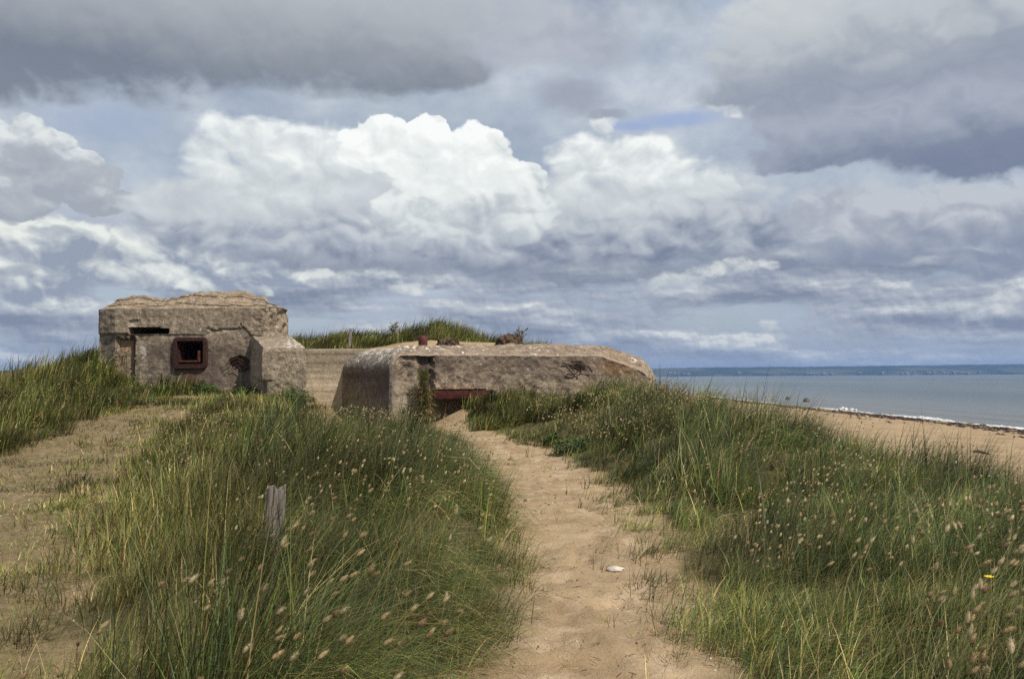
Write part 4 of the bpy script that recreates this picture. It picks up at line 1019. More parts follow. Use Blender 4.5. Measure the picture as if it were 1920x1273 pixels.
# small litter on the path: pebbles, shell bits, broken straws and sticks nobody could count
def litter():
    vs, fs, cs = [], [], []
    n = 6000; y = 2.6 * (24 / 2.6) ** RNG.random(n); t = RNG.random(n)
    left = RNG.random(n) < .5
    x = np.where(left, np.clip(-RNG.uniform(2.2, 9.5, n), -9.5, 0) * 1.0, path_l(y) - .1 + (path_r(y) - path_l(y) + .7) * t)
    k_ = ~(left & (x > hum_l(y) + .3)) & (fbm(x * 1.7, y * 1.4, 3, 401) > .40); x, y = x[k_], y[k_]
    z = ground(x, y); off = 0
    pal = [(.10, .065, .035), (.055, .035, .022), (.30, .22, .11), (.36, .27, .14), (.55, .50, .42)]
    for i in range(len(x)):
        kind = RNG.random(); a = RNG.uniform(0, 3.14); s_ = max(1.0, y[i] / 8)
        if kind < .62:      # a straw or stick lying on the sand
            L_ = RNG.uniform(.02, .085) * s_ ** .5; w = RNG.uniform(.0016, .0034) * s_; d = np.array([math.cos(a), math.sin(a), RNG.uniform(-.05, .15)]) * L_; sd = np.array([-math.sin(a), math.cos(a), 0]) * w
            c = np.array([x[i], y[i], z[i] + .006]); q = [c - sd, c + sd, c + d + sd * .6, c + d - sd * .6, c + d * .5 + [0, 0, w * 1.4]]
            vs += q; fs += [(off, off + 1, off + 4), (off + 1, off + 2, off + 4), (off + 2, off + 3, off + 4), (off + 3, off, off + 4)]; off += 5; col = pal[int(RNG.integers(0, 4))]; cs += [col] * 5
        else:               # a pebble or shell bit
            r = RNG.uniform(.003, .011) * s_ ** .6; c = np.array([x[i], y[i], z[i] + r * .3]); q = []
            for j in range(6): q.append(c + [r * math.cos(j * 1.047) * RNG.uniform(.7, 1.3), r * math.sin(j * 1.047) * RNG.uniform(.7, 1.3), -r * .5])
            q.append(c + [0, 0, r * .6]); vs += q; fs += [(off + j, off + (j + 1) % 6, off + 6) for j in range(6)]; off += 7
            cs += [pal[int(RNG.choice([0, 1, 3, 4], p=[.4, .2, .2, .2]))]] * 7
    m, b = new_mat('path_litter'); setp(b, color=attr('tint', 'Color'), rough=.85, spec=.2)
    lo = [i for f in fs for i in f]
    tag(mesh_np('path_litter', np.array(vs), lo, [3] * len(fs), m, colors={'tint': np.array(cs)}), kind='stuff')
litter()
SC.cycles.use_denoising = False
# ------------------------------------------------------------------ grasses
def leaf_mat(name, rough=.48, spec=.20, trans=.14):
    m, b = new_mat(name); c = attr('tint', 'Color')
    setp(b, color=c, rough=rough, spec=spec)
    nt_ = m.node_tree; tr = nt_.nodes.new('ShaderNodeBsdfTranslucent'); mxs = nt_.nodes.new('ShaderNodeMixShader'); mxs.inputs[0].default_value = trans
    put(nt_, tr.inputs['Color'], c); out_ = [n for n in nt_.nodes if n.type == 'OUTPUT_MATERIAL'][0]
    nt_.links.new(b.outputs[0], mxs.inputs[1]); nt_.links.new(tr.outputs[0], mxs.inputs[2]); nt_.links.new(mxs.outputs[0], out_.inputs['Surface'])
    return m
GM = leaf_mat('marram_leaf')
def blades(root, az_, phi0, bend, L, w, tint, K=4, twist=None):
    """curved tapering ribbons; returns verts, loops, sizes, colours"""
    n = len(root)
    s = np.linspace(0, 1, K + 1)
    pos = np.zeros((n, K + 1, 3)); pos[:, 0] = root
    for k in range(K):
        t = (k + .5) / K
        phi = np.minimum(phi0 + bend * t ** 1.35, 2.35)
        st = L / K
        pos[:, k + 1, 0] = pos[:, k, 0] + st * np.sin(phi) * np.cos(az_)
        pos[:, k + 1, 1] = pos[:, k, 1] + st * np.sin(phi) * np.sin(az_)
        pos[:, k + 1, 2] = pos[:, k, 2] + st * np.cos(phi)
    tw = RNG.uniform(-1.0, 1.0, n) if twist is None else twist
    wx, wy, wz = -np.sin(az_) * np.cos(tw) + np.cos(az_) * np.sin(tw) * .6, np.cos(az_) * np.cos(tw) + np.sin(az_) * np.sin(tw) * .6, np.sin(tw) * .35
    wv = np.stack([wx, wy, wz], -1)
    V_ = np.zeros((n, 2 * K + 1, 3), np.float32)
    for k in range(K):
        ww = (w * .5 * (1 - (k / K) ** 1.7))[:, None]
        V_[:, 2 * k] = pos[:, k] - wv * ww; V_[:, 2 * k + 1] = pos[:, k] + wv * ww
    V_[:, 2 * K] = pos[:, K]
    pat = []
    for k in range(K - 1): pat += [2 * k, 2 * k + 1, 2 * k + 3, 2 * k + 2]
    pat += [2 * K - 2, 2 * K - 1, 2 * K]
    lo = (np.arange(n)[:, None] * (2 * K + 1) + np.array(pat)[None]).ravel()
    sz = np.tile([4] * (K - 1) + [3], n)
    C_ = np.repeat(tint[:, None, :], 2 * K + 1, axis=1)
    # dead brown sheaths at the foot, darkened in colour for shade, sun-bleached tips
    C_[:, 0:2] = C_[:, 0:2] * .35 + np.array([.075, .052, .026]) * .65
    C_[:, 2 * K] = C_[:, 2 * K] * .6 + np.array([.22, .175, .09]) * .4
    return V_.reshape(-1, 3), lo, sz, C_.reshape(-1, 3)
class Bag:
    def __init__(s): s.p = []; s.n = 0
    def add(s, part):
        V_, lo, sz, C_ = part
        s.p.append((V_, lo + s.n, sz, C_)); s.n += len(V_)
    def build(s, name, mat, **kw):
        o = mesh_np(name, np.concatenate([q[0] for q in s.p]), np.concatenate([q[1] for q in s.p]), np.concatenate([q[2] for q in s.p]), mat, colors={'tint': np.concatenate([q[3] for q in s.p])})
        return tag(o, **kw)
G_DARK = np.array([.034, .055, .014]); G_MID = np.array([.110, .150, .030]); G_BLUE = np.array([.085, .132, .052]); G_YEL = np.array([.20, .200, .046]); STRAW = np.array([.38, .30, .14]); BROWN = np.array([.17, .105, .042])
def tints(n, wts):
    base = np.stack([G_DARK, G_MID, G_BLUE, G_YEL, STRAW, BROWN]); i = RNG.choice(6, n, p=np.array(wts) / np.sum(wts))
    c = base[i] * RNG.uniform(.55, 1.5, (n, 1)) * RNG.uniform(.92, 1.08, (n, 3))
    return c
YP_ = 6.1
WIND = 0.02      # blades lean to +x
def in_bunker(x, y):
    cas_ = (x > CAS[0][0] - .1) & (x < CAS[4][0] + .1) & (y > 26.95) & (y < 31.5)
    fb_ = (x > -7.75) & (x < -5.75) & (y > 24.8) & (y < 27.9)
    rw_ = (y > 27.45) & (y < 28.3) & (x > -6.9) & (x < -2)
    lb_ = (seg_side(x, y, A2, C2) > -.06) & (seg_side(x, y, B2, A2) > -.03) & (x < 5.0) & (y < 31.3)
    return cas_ | fb_ | rw_ | lb_
def vis(x, y, m=.08):
    """keep what the camera or a side-step of it could see"""
    return (y > .9) & (np.abs(x) < .62 * y + 1.3)
def scatter(n, x0, x1, y0, y1):
    # more per area close by: y distributed ~ 1/y
    u = RNG.random(n); y = y0 * (y1 / y0) ** u
    x = RNG.uniform(x0, x1, n); return x, y
def height_field(x, y):
    """how tall the tussocks stand, 0.5..1.3"""
    return .36 + 1.05 * sst(.30, .70, fbm(x * 1.15, y * .9, 3, 201))
def clumps(bag, cx, cy, per, rad0, Lm, wts, phi=.22, bend=.9, wmin=.0048, wk=.00084, K=4, wind=.75, Lvar=.3, tintfun=None, flat=0.0):
    n = len(cx); per = (np.broadcast_to(per, n) * .66).astype(int)
    idx = np.repeat(np.arange(n), per); m = len(idx)
    r = np.sqrt(RNG.random(m)) * np.broadcast_to(rad0, n)[idx]; th = RNG.uniform(0, 2 * np.pi, m)
    x = cx[idx] + r * np.cos(th); y = cy[idx] + r * np.sin(th)
    rr = r / (np.broadcast_to(rad0, n)[idx] + 1e-6)
    cw = RNG.normal(WIND, .35, n)[idx]                                   # each tussock its own lean
    vx = rr * np.cos(th) * (1 - wind) + np.cos(cw) * wind + RNG.normal(0, .36, m); vy = rr * np.sin(th) * (1 - wind) + np.sin(cw) * wind + RNG.normal(0, .36, m)
    a = np.arctan2(vy, vx); mag = np.clip(np.hypot(vx, vy), .15, 1.5)
    z = ground(x, y) - .015
    L = np.broadcast_to(Lm, n)[idx] * (1 + RNG.normal(0, Lvar, m)).clip(.35, 1.7)
    dist = np.hypot(x, y)
    w = np.maximum(wmin, wk * dist) * RNG.uniform(.7, 1.35, m)
    p0 = (phi * mag + np.abs(RNG.normal(0, .10, m)) + flat); bd = bend * mag * RNG.uniform(.55, 1.5, m)
    bd = np.where(RNG.random(m) < .10, bd + .9, bd)                         # some broken over
    c = tints(m, wts)
    cb = 1 + (RNG.random(n)[idx] - .5) * .65
    yel = sst(.45, .75, fbm(x * .6, y * .45, 3, 211))[:, None]
    c = c * (.46 + .98 * sst(.28, .72, fbm(x * 1.4 + 5, y * 1.1, 3, 212)))[:, None]
    c = c * cb[:, None]; c = c * (1 - .18 * yel) + (np.array([.18, .155, .062]) * .18) * yel
    ok = vis(x, y) & ~in_bunker(x, y) & (np.hypot(x, y) > 1.25)
    ok &= np.hypot(x - X_at(512, YP_), (y - 5.75) * .8) > .13
    q = lambda v: v[ok]
    bag.add(blades(np.stack([q(x), q(y), q(z)], -1), q(a), q(p0), q(bd), q(L), q(w), c[ok], K))
def pick(n, x0, x1, y0, y1, fn, gap=.7):
    x, y = scatter(n, x0, x1, y0, y1); k = RNG.random(n) < fn(x, y) * ((1 - gap) + gap * sst(.40, .52, fbm(x * 2.0, y * 1.6, 2, 240)))
    return x[k], y[k]
if GRASS:
    # where each kind of grass grows (plan)
    def f_hum(x, y):      # tall marram on the hummock
        nn = (fbm(x * .9, y * .9, 3, 221) - .5) * 1.3
        return sst(-.1, .5, x - core_l(y) + nn) * sst(-.08, .10, path_l(y) - x + nn * .12) * sst(24.2, 22.5, y)
    def f_ridge(x, y):
        nn = (fbm(x * .9, y * .9, 3, 222) - .5) * .9
        v = sst(-.05, .5, x - path_r(y) - .08 + nn * .8) * sst(3.6, 1.8, x - crest_x(y))
        v = v * (1 - np.exp(-((x - 1.9) / .62) ** 2 - ((y - 8.3) / .7) ** 2))
        v = v * (seg_side(x, y, A2, C2) < -.12)
        return v * (1 - .9 * np.exp(-((x + 1.9) / .7) ** 2 - ((y - 24.0) / .8) ** 2))
    bag = Bag()
    # --- hummock
    cx, cy = pick(8600, -7.5, .6, 1.6, 24.5, f_hum)
    hf = height_field(cx, cy)
    lo_edge = sst(.0, .8, path_l(cy) - cx); lf = .62 + .38 * lo_edge
    far_ = sst(13, 21, cy)
    clumps(bag, cx, cy, np.interp(np.hypot(cx, cy), [2, 5, 9, 14, 22], [75, 70, 62, 52, 40]), .18, .54 * hf * lf * (1 - .30 * far_), [5, 5, 2.5, 2.2, 1.8, 2.2], phi=.42, bend=1.5)
    # stiffer, taller tufts that stand out
    cx, cy = pick(900, -7, .2, 2.5, 22, lambda x, y: f_hum(x, y) * (fbm(x * .8, y * .7, 2, 231) > .53))
    clumps(bag, cx, cy, 55, .10, .68 * height_field(cx, cy) * (.8 + .2 * sst(.3, 1.2, path_l(cy) - cx)), [5, 4, 5, 1, 1.4, .8], phi=.16, bend=.8, wind=.6)
    # --- right-hand ridge
    cx, cy = pick(10500, .2, 9.0, 1.5, 27.5, f_ridge)
    hf = height_field(cx, cy); lf = (.45 + .55 * sst(.2, 1.2, cx - path_r(cy))) * np.interp(cy, [3, 8, 12], [.95, .82, 1.0])
    clumps(bag, cx, cy, np.interp(np.hypot(cx, cy), [2, 5, 9, 14, 22], [78, 74, 64, 54, 42]), .17, .54 * hf * lf, [4.5, 5, 3.2, 2.2, 1.8, 2.0], phi=.38, bend=1.35)
    cx, cy = pick(1400, .6, 8.0, 2.0, 27, lambda x, y: f_ridge(x, y) * (fbm(x * .8, y * .7, 2, 232) > .5) * (x - path_r(y) > .7))
    clumps(bag, cx, cy, 58, .11, .64 * height_field(cx, cy), [5, 4, 5, 1, 1.4, .8], phi=.18, bend=.9, wind=.75)
    cx, cy = pick(900, -1.6, 3.0, 22.8, 26.6, lambda x, y: (seg_side(x, y, A2, C2) < -.10) * sst(-1.5, -.9, x + (y - 24.5) * .15), gap=.2)
    clumps(bag, cx, cy, 44, .16, .40 * (.6 + .7 * height_field(cx, cy) * .6), [3, 6, 2, 4, 3, 2], phi=.3, bend=1.0)
    # --- west bank beside the casemate, dunes behind the bunkers
    def f_west(x, y):
        nn = (fbm(x * .6, y * .6, 3, 223) - .5) * 1.2
        a = sst(.5, -.5, x + 9.7 + nn) * sst(14.8, 16.8, y + nn) * (y < 31)
        b = sst(-8.0, -9.0, x + 0 * nn) * sst(25.4, 26.1, y) * (y < 27) * (x < -11.2)
        return np.maximum(a, b)
    cx, cy = pick(5200, -24, -8.5, 14.5, 31, f_west)
    clumps(bag, cx, cy, 44, .22, .38 * height_field(cx, cy) * (1 + .9 * np.exp(-((cx + 14) / 1.6) ** 2 - ((cy - 27) / 2) ** 2)), [3, 6, 2, 5, 3, 1.5], phi=.2, bend=.95)
    def f_back(x, y):
        nn = (fbm(x * .5, y * .5, 3, 224) - .5) * 1.6
        return sst(33.0, 34.0, y + nn) * sst(5, 2, x) * (y < 46)
    cx, cy = pick(9000, -17, 5, 31, 46, f_back)
    clumps(bag, cx, cy, 34, .26, .42 * height_field(cx, cy), [2, 6, 2, 6, 3, 1], phi=.2, bend=.9, K=3)
    def f_inl(x, y): return ((x < -15) | (y > 50)) * (x < 4) * 1.0
    cx, cy = pick(5200, -75, 4, 27, 120, f_inl)
    clumps(bag, cx, cy, 20, .5, .6, [4, 6, 2, 3, 2, 1], phi=.2, bend=.9, K=3, wk=.0008)
    bag.build('marram_grass', GM, label='dense windblown marram grass covering the dunes', kind='stuff')

    # --- short mixed grass: left foot of the hummock, in front of the casemate, path edges
    bag = Bag()
    def f_short(x, y):
        nn = (fbm(x * .8, y * .8, 3, 225) - .5) * 1.5
        return sst(-.3, .5, x - hum_l(y) + nn * .6) * sst(.1, -.4, x - core_l(y) - .3 + nn) * (y < 26.8) * (1 - .97 * np.exp(-(((x + 9.6) / 1.7) ** 2 + ((y - 24.3) / .9) ** 2) ** 2))
    cx, cy = pick(14000, -13, -.3, 1.5, 26.9, f_short, gap=.4)
    clumps(bag, cx, cy, np.interp(np.hypot(cx, cy), [2, 6, 14, 26], [52, 46, 36, 30]), .20, .31 * (1 - .68 * sst(20.5, 24, cy)) * (.5 + 1.0 * fbm(cx * 1.1, cy, 3, 226)), [2.5, 5.5, 1.0, 7, 4.0, 1.8], phi=.3, bend=1.2, wmin=.0032, wind=.45)
    # in front of the flank block and round the casemate's foot
    cx, cy = pick(1500, -13, -5.6, 22.5, 26.9, lambda x, y: (.75 + 0 * x) * (1 - np.exp(-(((x + 9.6) / 1.9) ** 2 + ((y - 24.4) / .9) ** 2) ** 2)))
    clumps(bag, cx, cy, 34, .2, .17 * (.6 + .8 * fbm(cx, cy, 3, 227)), [6, 6, 1, 2.5, 1.6, 1], phi=.25, bend=1.0, wind=.3)
    # trodden straw and thin tufts on the tracks
    def f_track(x, y):
        nn = fbm(x * 1.3, y * .9, 4, 228)
        return sst(.5, -.2, x - hum_l(y)) * sst(26, 24.5, y) * (.45 + .55 * sst(.40, .56, nn)) * sst(-10.5, -9.2, x + (y < 16) * 99)
    cx, cy = pick(19000, -12, -1.2, 2.2, 26, f_track, gap=.8)
    clumps(bag, cx, cy, 30, .26, .11 * (.6 + .8 * fbm(cx, cy, 3, 229)), [1.5, 4, .8, 7, 5, 2.5], phi=.9, bend=.7, wmin=.0032, wk=.00062, wind=.2, flat=.35)
    def f_edge(x, y):
        nn = fbm(x * 1.6, y * 1.3, 3, 230)
        dl, dr = x - path_l(y), path_r(y) - x
        return np.maximum(np.exp(-((dl - .02) / .16) ** 2), np.maximum(.9 * np.exp(-((dr - .02) / .26) ** 2), .9 * (dr < 0) * (dr > -.7) * sst(.35, .55, nn))) * sst(.30, .52, nn) * (y < 24.3)
    cx, cy = pick(7000, -4, 3.2, 2.4, 24.5, f_edge)
    clumps(bag, cx, cy, 20, .10, .24 * (.6 + .8 * fbm(cx, cy, 3, 233)), [3, 5, 2, 5, 3, 1], phi=.65, bend=1.1, wmin=.0030, wind=.6)
    cx, cy = pick(5200, -11, -1.6, 2.2, 24, lambda x, y: np.exp(-((x - hum_l(y) + .35) / .55) ** 2) * sst(.38, .52, fbm(x * 1.5, y * 1.3, 3, 236)), gap=.5)
    clumps(bag, cx, cy, 26, .16, .19, [2.5, 5, 1, 6, 3.5, 1.5], phi=.6, bend=1.1, wind=.4)
    # lone tufts on the open path
    cx, cy = pick(300, -.6, 1.6, 3.6, 18, lambda x, y: (x > path_l(y) + .15) * (x < path_r(y) - .05) * (fbm(x * 2.2, y * 2, 2, 234) > .55))
    clumps(bag, cx, cy, 12, .07, .12, [1, 4, 1, 6, 3, 1], phi=.8, bend=.8, wind=.4)
    cx, cy = pick(500, 1.0, 3.0, 2.8, 5.6, lambda x, y: sst(.0, .3, x - path_r(y)) * .9, gap=.3)
    clumps(bag, cx, cy, 40, .14, .30, [3, 5, 2, 5, 3, 1.5], phi=.5, bend=1.2, wind=.7)
    # the low patches trailing into the bare pocket
    cx, cy = pick(900, .9, 2.8, 5.0, 12, lambda x, y: sst(.50, .58, fbm(x * 1.7, y * 1.9, 3, 235)) * .9)
    clumps(bag, cx, cy, 22, .12, .20, [2, 5, 2, 6, 4, 1], phi=1.0, bend=.6, wind=.7)
    bag.build('short_dune_grass', GM, label='short mixed and trodden grass along the sandy tracks', kind='stuff')

    # ---------------------------------------------------------------- hare's-tail grass heads
    hm, hb = new_mat('seed_head_fluff'); c = attr('tint', 'Color'); pp = tcoord('Object')
    setp(hb, color=mulc(.6, c, mixc(noise(pp, 160, 3, .7), (.45, .42, .36), (1.15, 1.12, 1.05))), rough=.95, spec=.05, normal=bump(noise(pp, 320, 2, .7), .8, .004))
    tr = hm.node_tree.nodes.new('ShaderNodeBsdfTranslucent'); ms = hm.node_tree.nodes.new('ShaderNodeMixShader'); ms.inputs[0].default_value = .25
    put(hm.node_tree, tr.inputs['Color'], c); out_ = [n for n in hm.node_tree.nodes if n.type == 'OUTPUT_MATERIAL'][0]
    hm.node_tree.links.new(hb.outputs[0], ms.inputs[1]); hm.node_tree.links.new(tr.outputs[0], ms.inputs[2]); hm.node_tree.links.new(ms.outputs[0], out_.inputs['Surface'])
    def head_geo(rs, L=.030, R=.0085, nu=9, nv=7, bristle=60):
        """an egg-shaped soft head along +z from the origin with fine bristles"""
        u = np.linspace(0, 2 * np.pi, nu, endpoint=False); t = np.linspace(0, 1, nv)
        prof = R * np.sin(np.pi * np.clip(t * .96 + .03, 0, 1)) ** .62 * (1.12 - .35 * t)
        U, T = np.meshgrid(u, t, indexing='ij'); PR = np.broadcast_to(prof, U.shape) * (1 + .12 * (rs.random(U.shape) - .5))
        P_ = np.stack([PR * np.cos(U), PR * np.sin(U), L * T], -1).reshape(-1, 3)
        f_ = grid_faces(nu, nv, wrap=True); lo = [f_.ravel()]; sz = [np.full(len(f_), 4)]
        vs = [P_]; off = len(P_)
        for k in range(bristle):
            a = rs.uniform(0, 6.28); tt = rs.uniform(.05, .98); r_ = float(np.interp(tt, t, prof)) * .9
            b0 = np.array([r_ * math.cos(a), r_ * math.sin(a), L * tt]); dirn = np.array([math.cos(a) * .55, math.sin(a) * .55, .85]); ln = rs.uniform(.004, .010) * L / .030
            sd = np.array([-math.sin(a), math.cos(a), 0]) * .00055 * L / .03
            vs.append(np.stack([b0 - sd, b0 + sd, b0 + dirn * ln])); lo.append(np.arange(off, off + 3)); sz.append(np.array([3])); off += 3
        return np.concatenate(vs), np.concatenate(lo), np.concatenate(sz)
    def stem_curve(rs, H_, lean, bow, K=6):
        pts = [np.zeros(3)]; ph = lean
        for k in range(K):
            ph = lean + bow * ((k + 1) / K) ** 2; pts.append(pts[-1] + H_ / K * np.array([math.sin(ph), 0, math.cos(ph)]))
        return np.array(pts), ph
    STEMC = np.array([.20, .20, .075])
    def stem_geo(pts, r0, n=4):
        vs, fs = [], []
        for k, p_ in enumerate(pts):
            r = r0 * (1 - .55 * k / (len(pts) - 1))
            for i in range(n): a = 2 * math.pi * i / n; vs.append(p_ + np.array([math.cos(a) * r, math.sin(a) * r, 0]))
        for k in range(len(pts) - 1):
            for i in range(n): fs += [k * n + i, k * n + (i + 1) % n, (k + 1) * n + (i + 1) % n, (k + 1) * n + i]
        return np.array(vs), np.array(fs), np.full(len(fs) // 4, 4)
    def rotY(P_, a): c_, s_ = math.cos(a), math.sin(a); return np.stack([P_[:, 0] * c_ + P_[:, 2] * s_, P_[:, 1], -P_[:, 0] * s_ + P_[:, 2] * c_], -1)
    # where they stand: dense at the lower right, on the left foot, on the near slope of the ridge and at the hummock's top
    spots = []
    def add_spots(n, x0, x1, y0, y1, fn, H0, H1):
        x, y = scatter(n, x0, x1, y0, y1); k = RNG.random(n) < fn(x, y)
        for a, b in zip(x[k], y[k]): spots.append((a, b, RNG.uniform(H0, H1)))
    cl = lambda x, y, s: sst(.42, .60, fbm(x * 1.4, y * 1.1, 3, s))
    add_spots(1300, .9, 3.4, 2.0, 5.6, lambda x, y: cl(x, y, 301) * (x > path_r(y) + .35) * sst(.2, .34, x / y), .50, .80)
    add_spots(420, -1.7, -.1, 2.5, 8, lambda x, y: cl(x, y, 302) * f_hum(x, y), .48, .74)
    add_spots(1100, -4.5, .1, 7, 20, lambda x, y: cl(x, y, 303) * f_hum(x, y), .42, .66)
    add_spots(950, -5.5, -1.3, 3, 14, lambda x, y: cl(x, y, 304) * f_short(x, y), .22, .40)
    add_spots(2600, -9.0, -3.4, 9, 24, lambda x, y: cl(x, y, 305) * f_short(x, y), .28, .44)
    add_spots(1700, 1.2, 5.2, 5.5, 16, lambda x, y: cl(x, y, 306) * f_ridge(x, y), .40, .64)
    add_spots(2600, -.2, 4.5, 15, 25.3, lambda x, y: cl(x, y, 307) * f_ridge(x, y), .44, .66)
    add_spots(700, -16, -9, 16, 25, lambda x, y: cl(x, y, 308) * f_west(x, y), .28, .44)
    add_spots(500, -4.4, -.9, 17, 23, lambda x, y: (.6 + 0 * x) * f_hum(x, y), .45, .62)
    spots = [q for q in spots if abs(q[0]) < .6 * q[1] + .3 and q[1] > 1.9]
    spots.sort(key=lambda q: math.hypot(q[0], q[1]) / (1.0))
    near, rest = spots[:300], spots[300:]
    TAN = [np.array([.47, .36, .20]), np.array([.58, .49, .31]), np.array([.34, .24, .135]), np.array([.44, .36, .21])]
    protos = []
    rs = np.random.default_rng(5)
    for k in range(10):
        pts, ph = stem_curve(rs, 1.0, .05 + .10 * rs.random(), .25 + .75 * rs.random())
        Vs, Ls, Ss = stem_geo(pts, .0020 / .55)
        Vh, Lh, Sh = head_geo(rs, .040 * (.85 + .4 * rs.random()), .0088, 10, 8, 110)
        protos.append((Vs, Ls, Ss, Vh, Lh, Sh, pts[-1], ph, TAN[k % 4]))
    # a stem of unit length is scaled in its own mesh, so each prototype exists at three heights
    sets = []
    for (Vs, Ls, Ss, Vh, Lh, Sh, tip, ph, tn) in protos:
        for H_ in (.40, .54, .68):
            me_s = mesh_np('stem', Vs * [H_, .55, H_], Ls, Ss, GM, colors={'tint': np.tile(STEMC * rs.uniform(.8, 1.4), (len(Vs), 1))})
            me_h = mesh_np('seed_head', rotY(Vh, ph) + tip * H_, Lh, Sh, hm, colors={'tint': np.tile(tn, (len(Vh), 1))})
            sets.append((H_, me_s, me_h))
    used = set(); count = 0
    for (x, y, H_) in near:
        z = float(ground(x, y)) - .01
        b_ = min((.40, .54, .68), key=lambda v: abs(v - H_)); c_ = [i for i, q in enumerate(sets) if q[0] == b_]
        i = int(RNG.choice(c_)); sc = H_ / sets[i][0]
        root = empty('hare_tail_grass', (x, y, z), float(RNG.normal(0, .55)))
        root.empty_display_size = .05; root.scale = (sc, sc, sc)
        tag(root, 'pale fluffy egg-shaped seed head on a thin stem among the near dune grass', 'seed head grass', "hare's-tail grass stems standing in the near dune grass", kind='thing')
        for q in sets[i][1:]:
            o = q if i not in used or q.parent is None else q.copy()
            if o is not q: COL.objects.link(o)
            o.parent = root
        used.add(i)
    for i, q in enumerate(sets):
        for o in q[1:]:
            if o.parent is None: bpy.data.objects.remove(o)
    # the rest, further off, as one mass
    hv, hl, hs, hc = [], [], [], []; off = 0; bagS = Bag()
    Vh0 = [head_geo(rs, .032, .0085, 6, 5, 8) for _ in range(6)]
    xs_, ys_, Hs_ = (np.array([q[i] for q in rest]) for i in range(3)); zs_ = ground(xs_, ys_)
    ba = RNG.normal(0, .55, len(rest)); p0 = RNG.uniform(.05, .2, len(rest)); bd = RNG.uniform(.2, .9, len(rest))
    K = 4; pos = np.stack([xs_, ys_, zs_], -1)
    for k in range(K):
        t = (k + .5) / K; phi = p0 + bd * t ** 1.35; st = Hs_ / K
        pos = pos + np.stack([st * np.sin(phi) * np.cos(ba), st * np.sin(phi) * np.sin(ba), st * np.cos(phi)], -1)
    bagS.add(blades(np.stack([xs_, ys_, zs_], -1), ba, p0, bd, Hs_ * 1.02, np.maximum(.0026, .0004 * ys_), np.tile(STEMC, (len(rest), 1)) * RNG.uniform(.7, 1.4, (len(rest), 1)), 4))
    for k in range(len(rest)):
        Vh, Lh, Sh = Vh0[k % 6]; sc = max(1.0, ys_[k] / 15) * RNG.uniform(.8, 1.25)
        a_ = p0[k] + bd[k]; Q = rotY(Vh * sc, a_); ca, sa = math.cos(ba[k]), math.sin(ba[k])
        Q = np.stack([Q[:, 0] * ca - Q[:, 1] * sa, Q[:, 0] * sa + Q[:, 1] * ca, Q[:, 2]], -1) + pos[k]
        bagS.p.append((Q.astype(np.float32), Lh + bagS.n, Sh, np.tile(TAN[k % 4] * RNG.uniform(.8, 1.15), (len(Q), 1)))); bagS.n += len(Q)
    bagS.build('hare_tail_grass_mass', hm, label='scattered tan seed heads over the farther dune grass', kind='stuff')

    # ---------------------------------------------------------------- single plants
    def tuft(name, x, y, z, per, rad0, L, wts, label, cat='plant', phi=.3, bend=1.2, wm=1.0, group=None, droop=0):
        n = per; r = np.sqrt(RNG.random(n)) * rad0; th = RNG.uniform(0, 6.28, n)
        R_ = np.stack([r * np.cos(th), r * np.sin(th), np.zeros(n)], -1)
        a = th + RNG.normal(0, .3, n)
        part = blades(R_, a, phi + np.abs(RNG.normal(0, .12, n)) + .5 * r / rad0, bend * RNG.uniform(.5, 1.4, n), L * RNG.uniform(.5, 1.25, n), np.full(n, .011 * wm), tints(n, wts), 5)
        b_ = Bag(); b_.add(part); o = b_.build(name, GM, label=label, cat=cat, group=group); o.location = (x, y, z); return o
    def leafy(name, x, y, z, R, H_, n, label, cat='plant', col=(.045, .085, .022), lw=.06, group=None):
        """a low bush of broad pointed leaves spread through its volume"""
        th = RNG.uniform(0, 6.28, n); rr = R * np.sqrt(RNG.random(n)); zz = H_ * RNG.random(n) * np.sqrt(np.clip(1 - (rr / R) ** 2, .05, 1))
        C_ = np.stack([rr * np.cos(th), rr * np.sin(th) * .8, zz], -1)
        a = RNG.uniform(0, 6.28, n); t_ = RNG.uniform(-.5, .9, n); l = lw * RNG.uniform(.6, 1.4, n)
        d = np.stack([np.cos(a) * np.cos(t_), np.sin(a) * np.cos(t_), np.sin(t_)], -1); s = np.stack([-np.sin(a), np.cos(a), RNG.uniform(-.4, .4, n)], -1)
        V_ = np.stack([C_, C_ + d * l[:, None] * .5 + s * l[:, None] * .32, C_ + d * l[:, None], C_ + d * l[:, None] * .5 - s * l[:, None] * .32], 1)
        c = np.array(col) * RNG.uniform(.6, 1.6, (n, 1)); c = np.where(RNG.random((n, 1)) < .12, np.array([.14, .17, .05]), c)
        o = mesh_np(name, V_.reshape(-1, 3), np.arange(4 * n), np.full(n, 4), GM, colors={'tint': np.repeat(c, 4, 0)}); o.location = (x, y, z)
        return tag(o, label, cat, group)
    def place(px, Y): x = X_at(px, Y); return x, Y, float(ground(x, Y))
    x, y, z = place(383, 26.2); leafy('leafy_plant', x, y, z, .50, .30, 1300, 'dark green leafy plant against the casemate wall right under the rust stain')
    x, y, z = place(290, 26.0); leafy('leafy_plant', x, y, z, .9, .20, 1800, 'low dark green leafy patch at the left foot of the casemate wall')
    x, y, z = place(462, 25.7); leafy('leafy_plant', x, y, z, .5, .30, 1300, 'dark green leafy plant at the inner corner between casemate and flank block')
    x, y, z = place(548, 24.4); leafy('leafy_plant', x, y, z, .65, .42, 2000, 'rounded dark green bush in front of the pebbly flank block')
    x, y, z = place(1075, 17.5); leafy('leafy_plant', x, y, z, .42, .34, 700, 'bright green broad-leaved patch in the ridge grass beside the path', col=(.05, .088, .024), lw=.07)
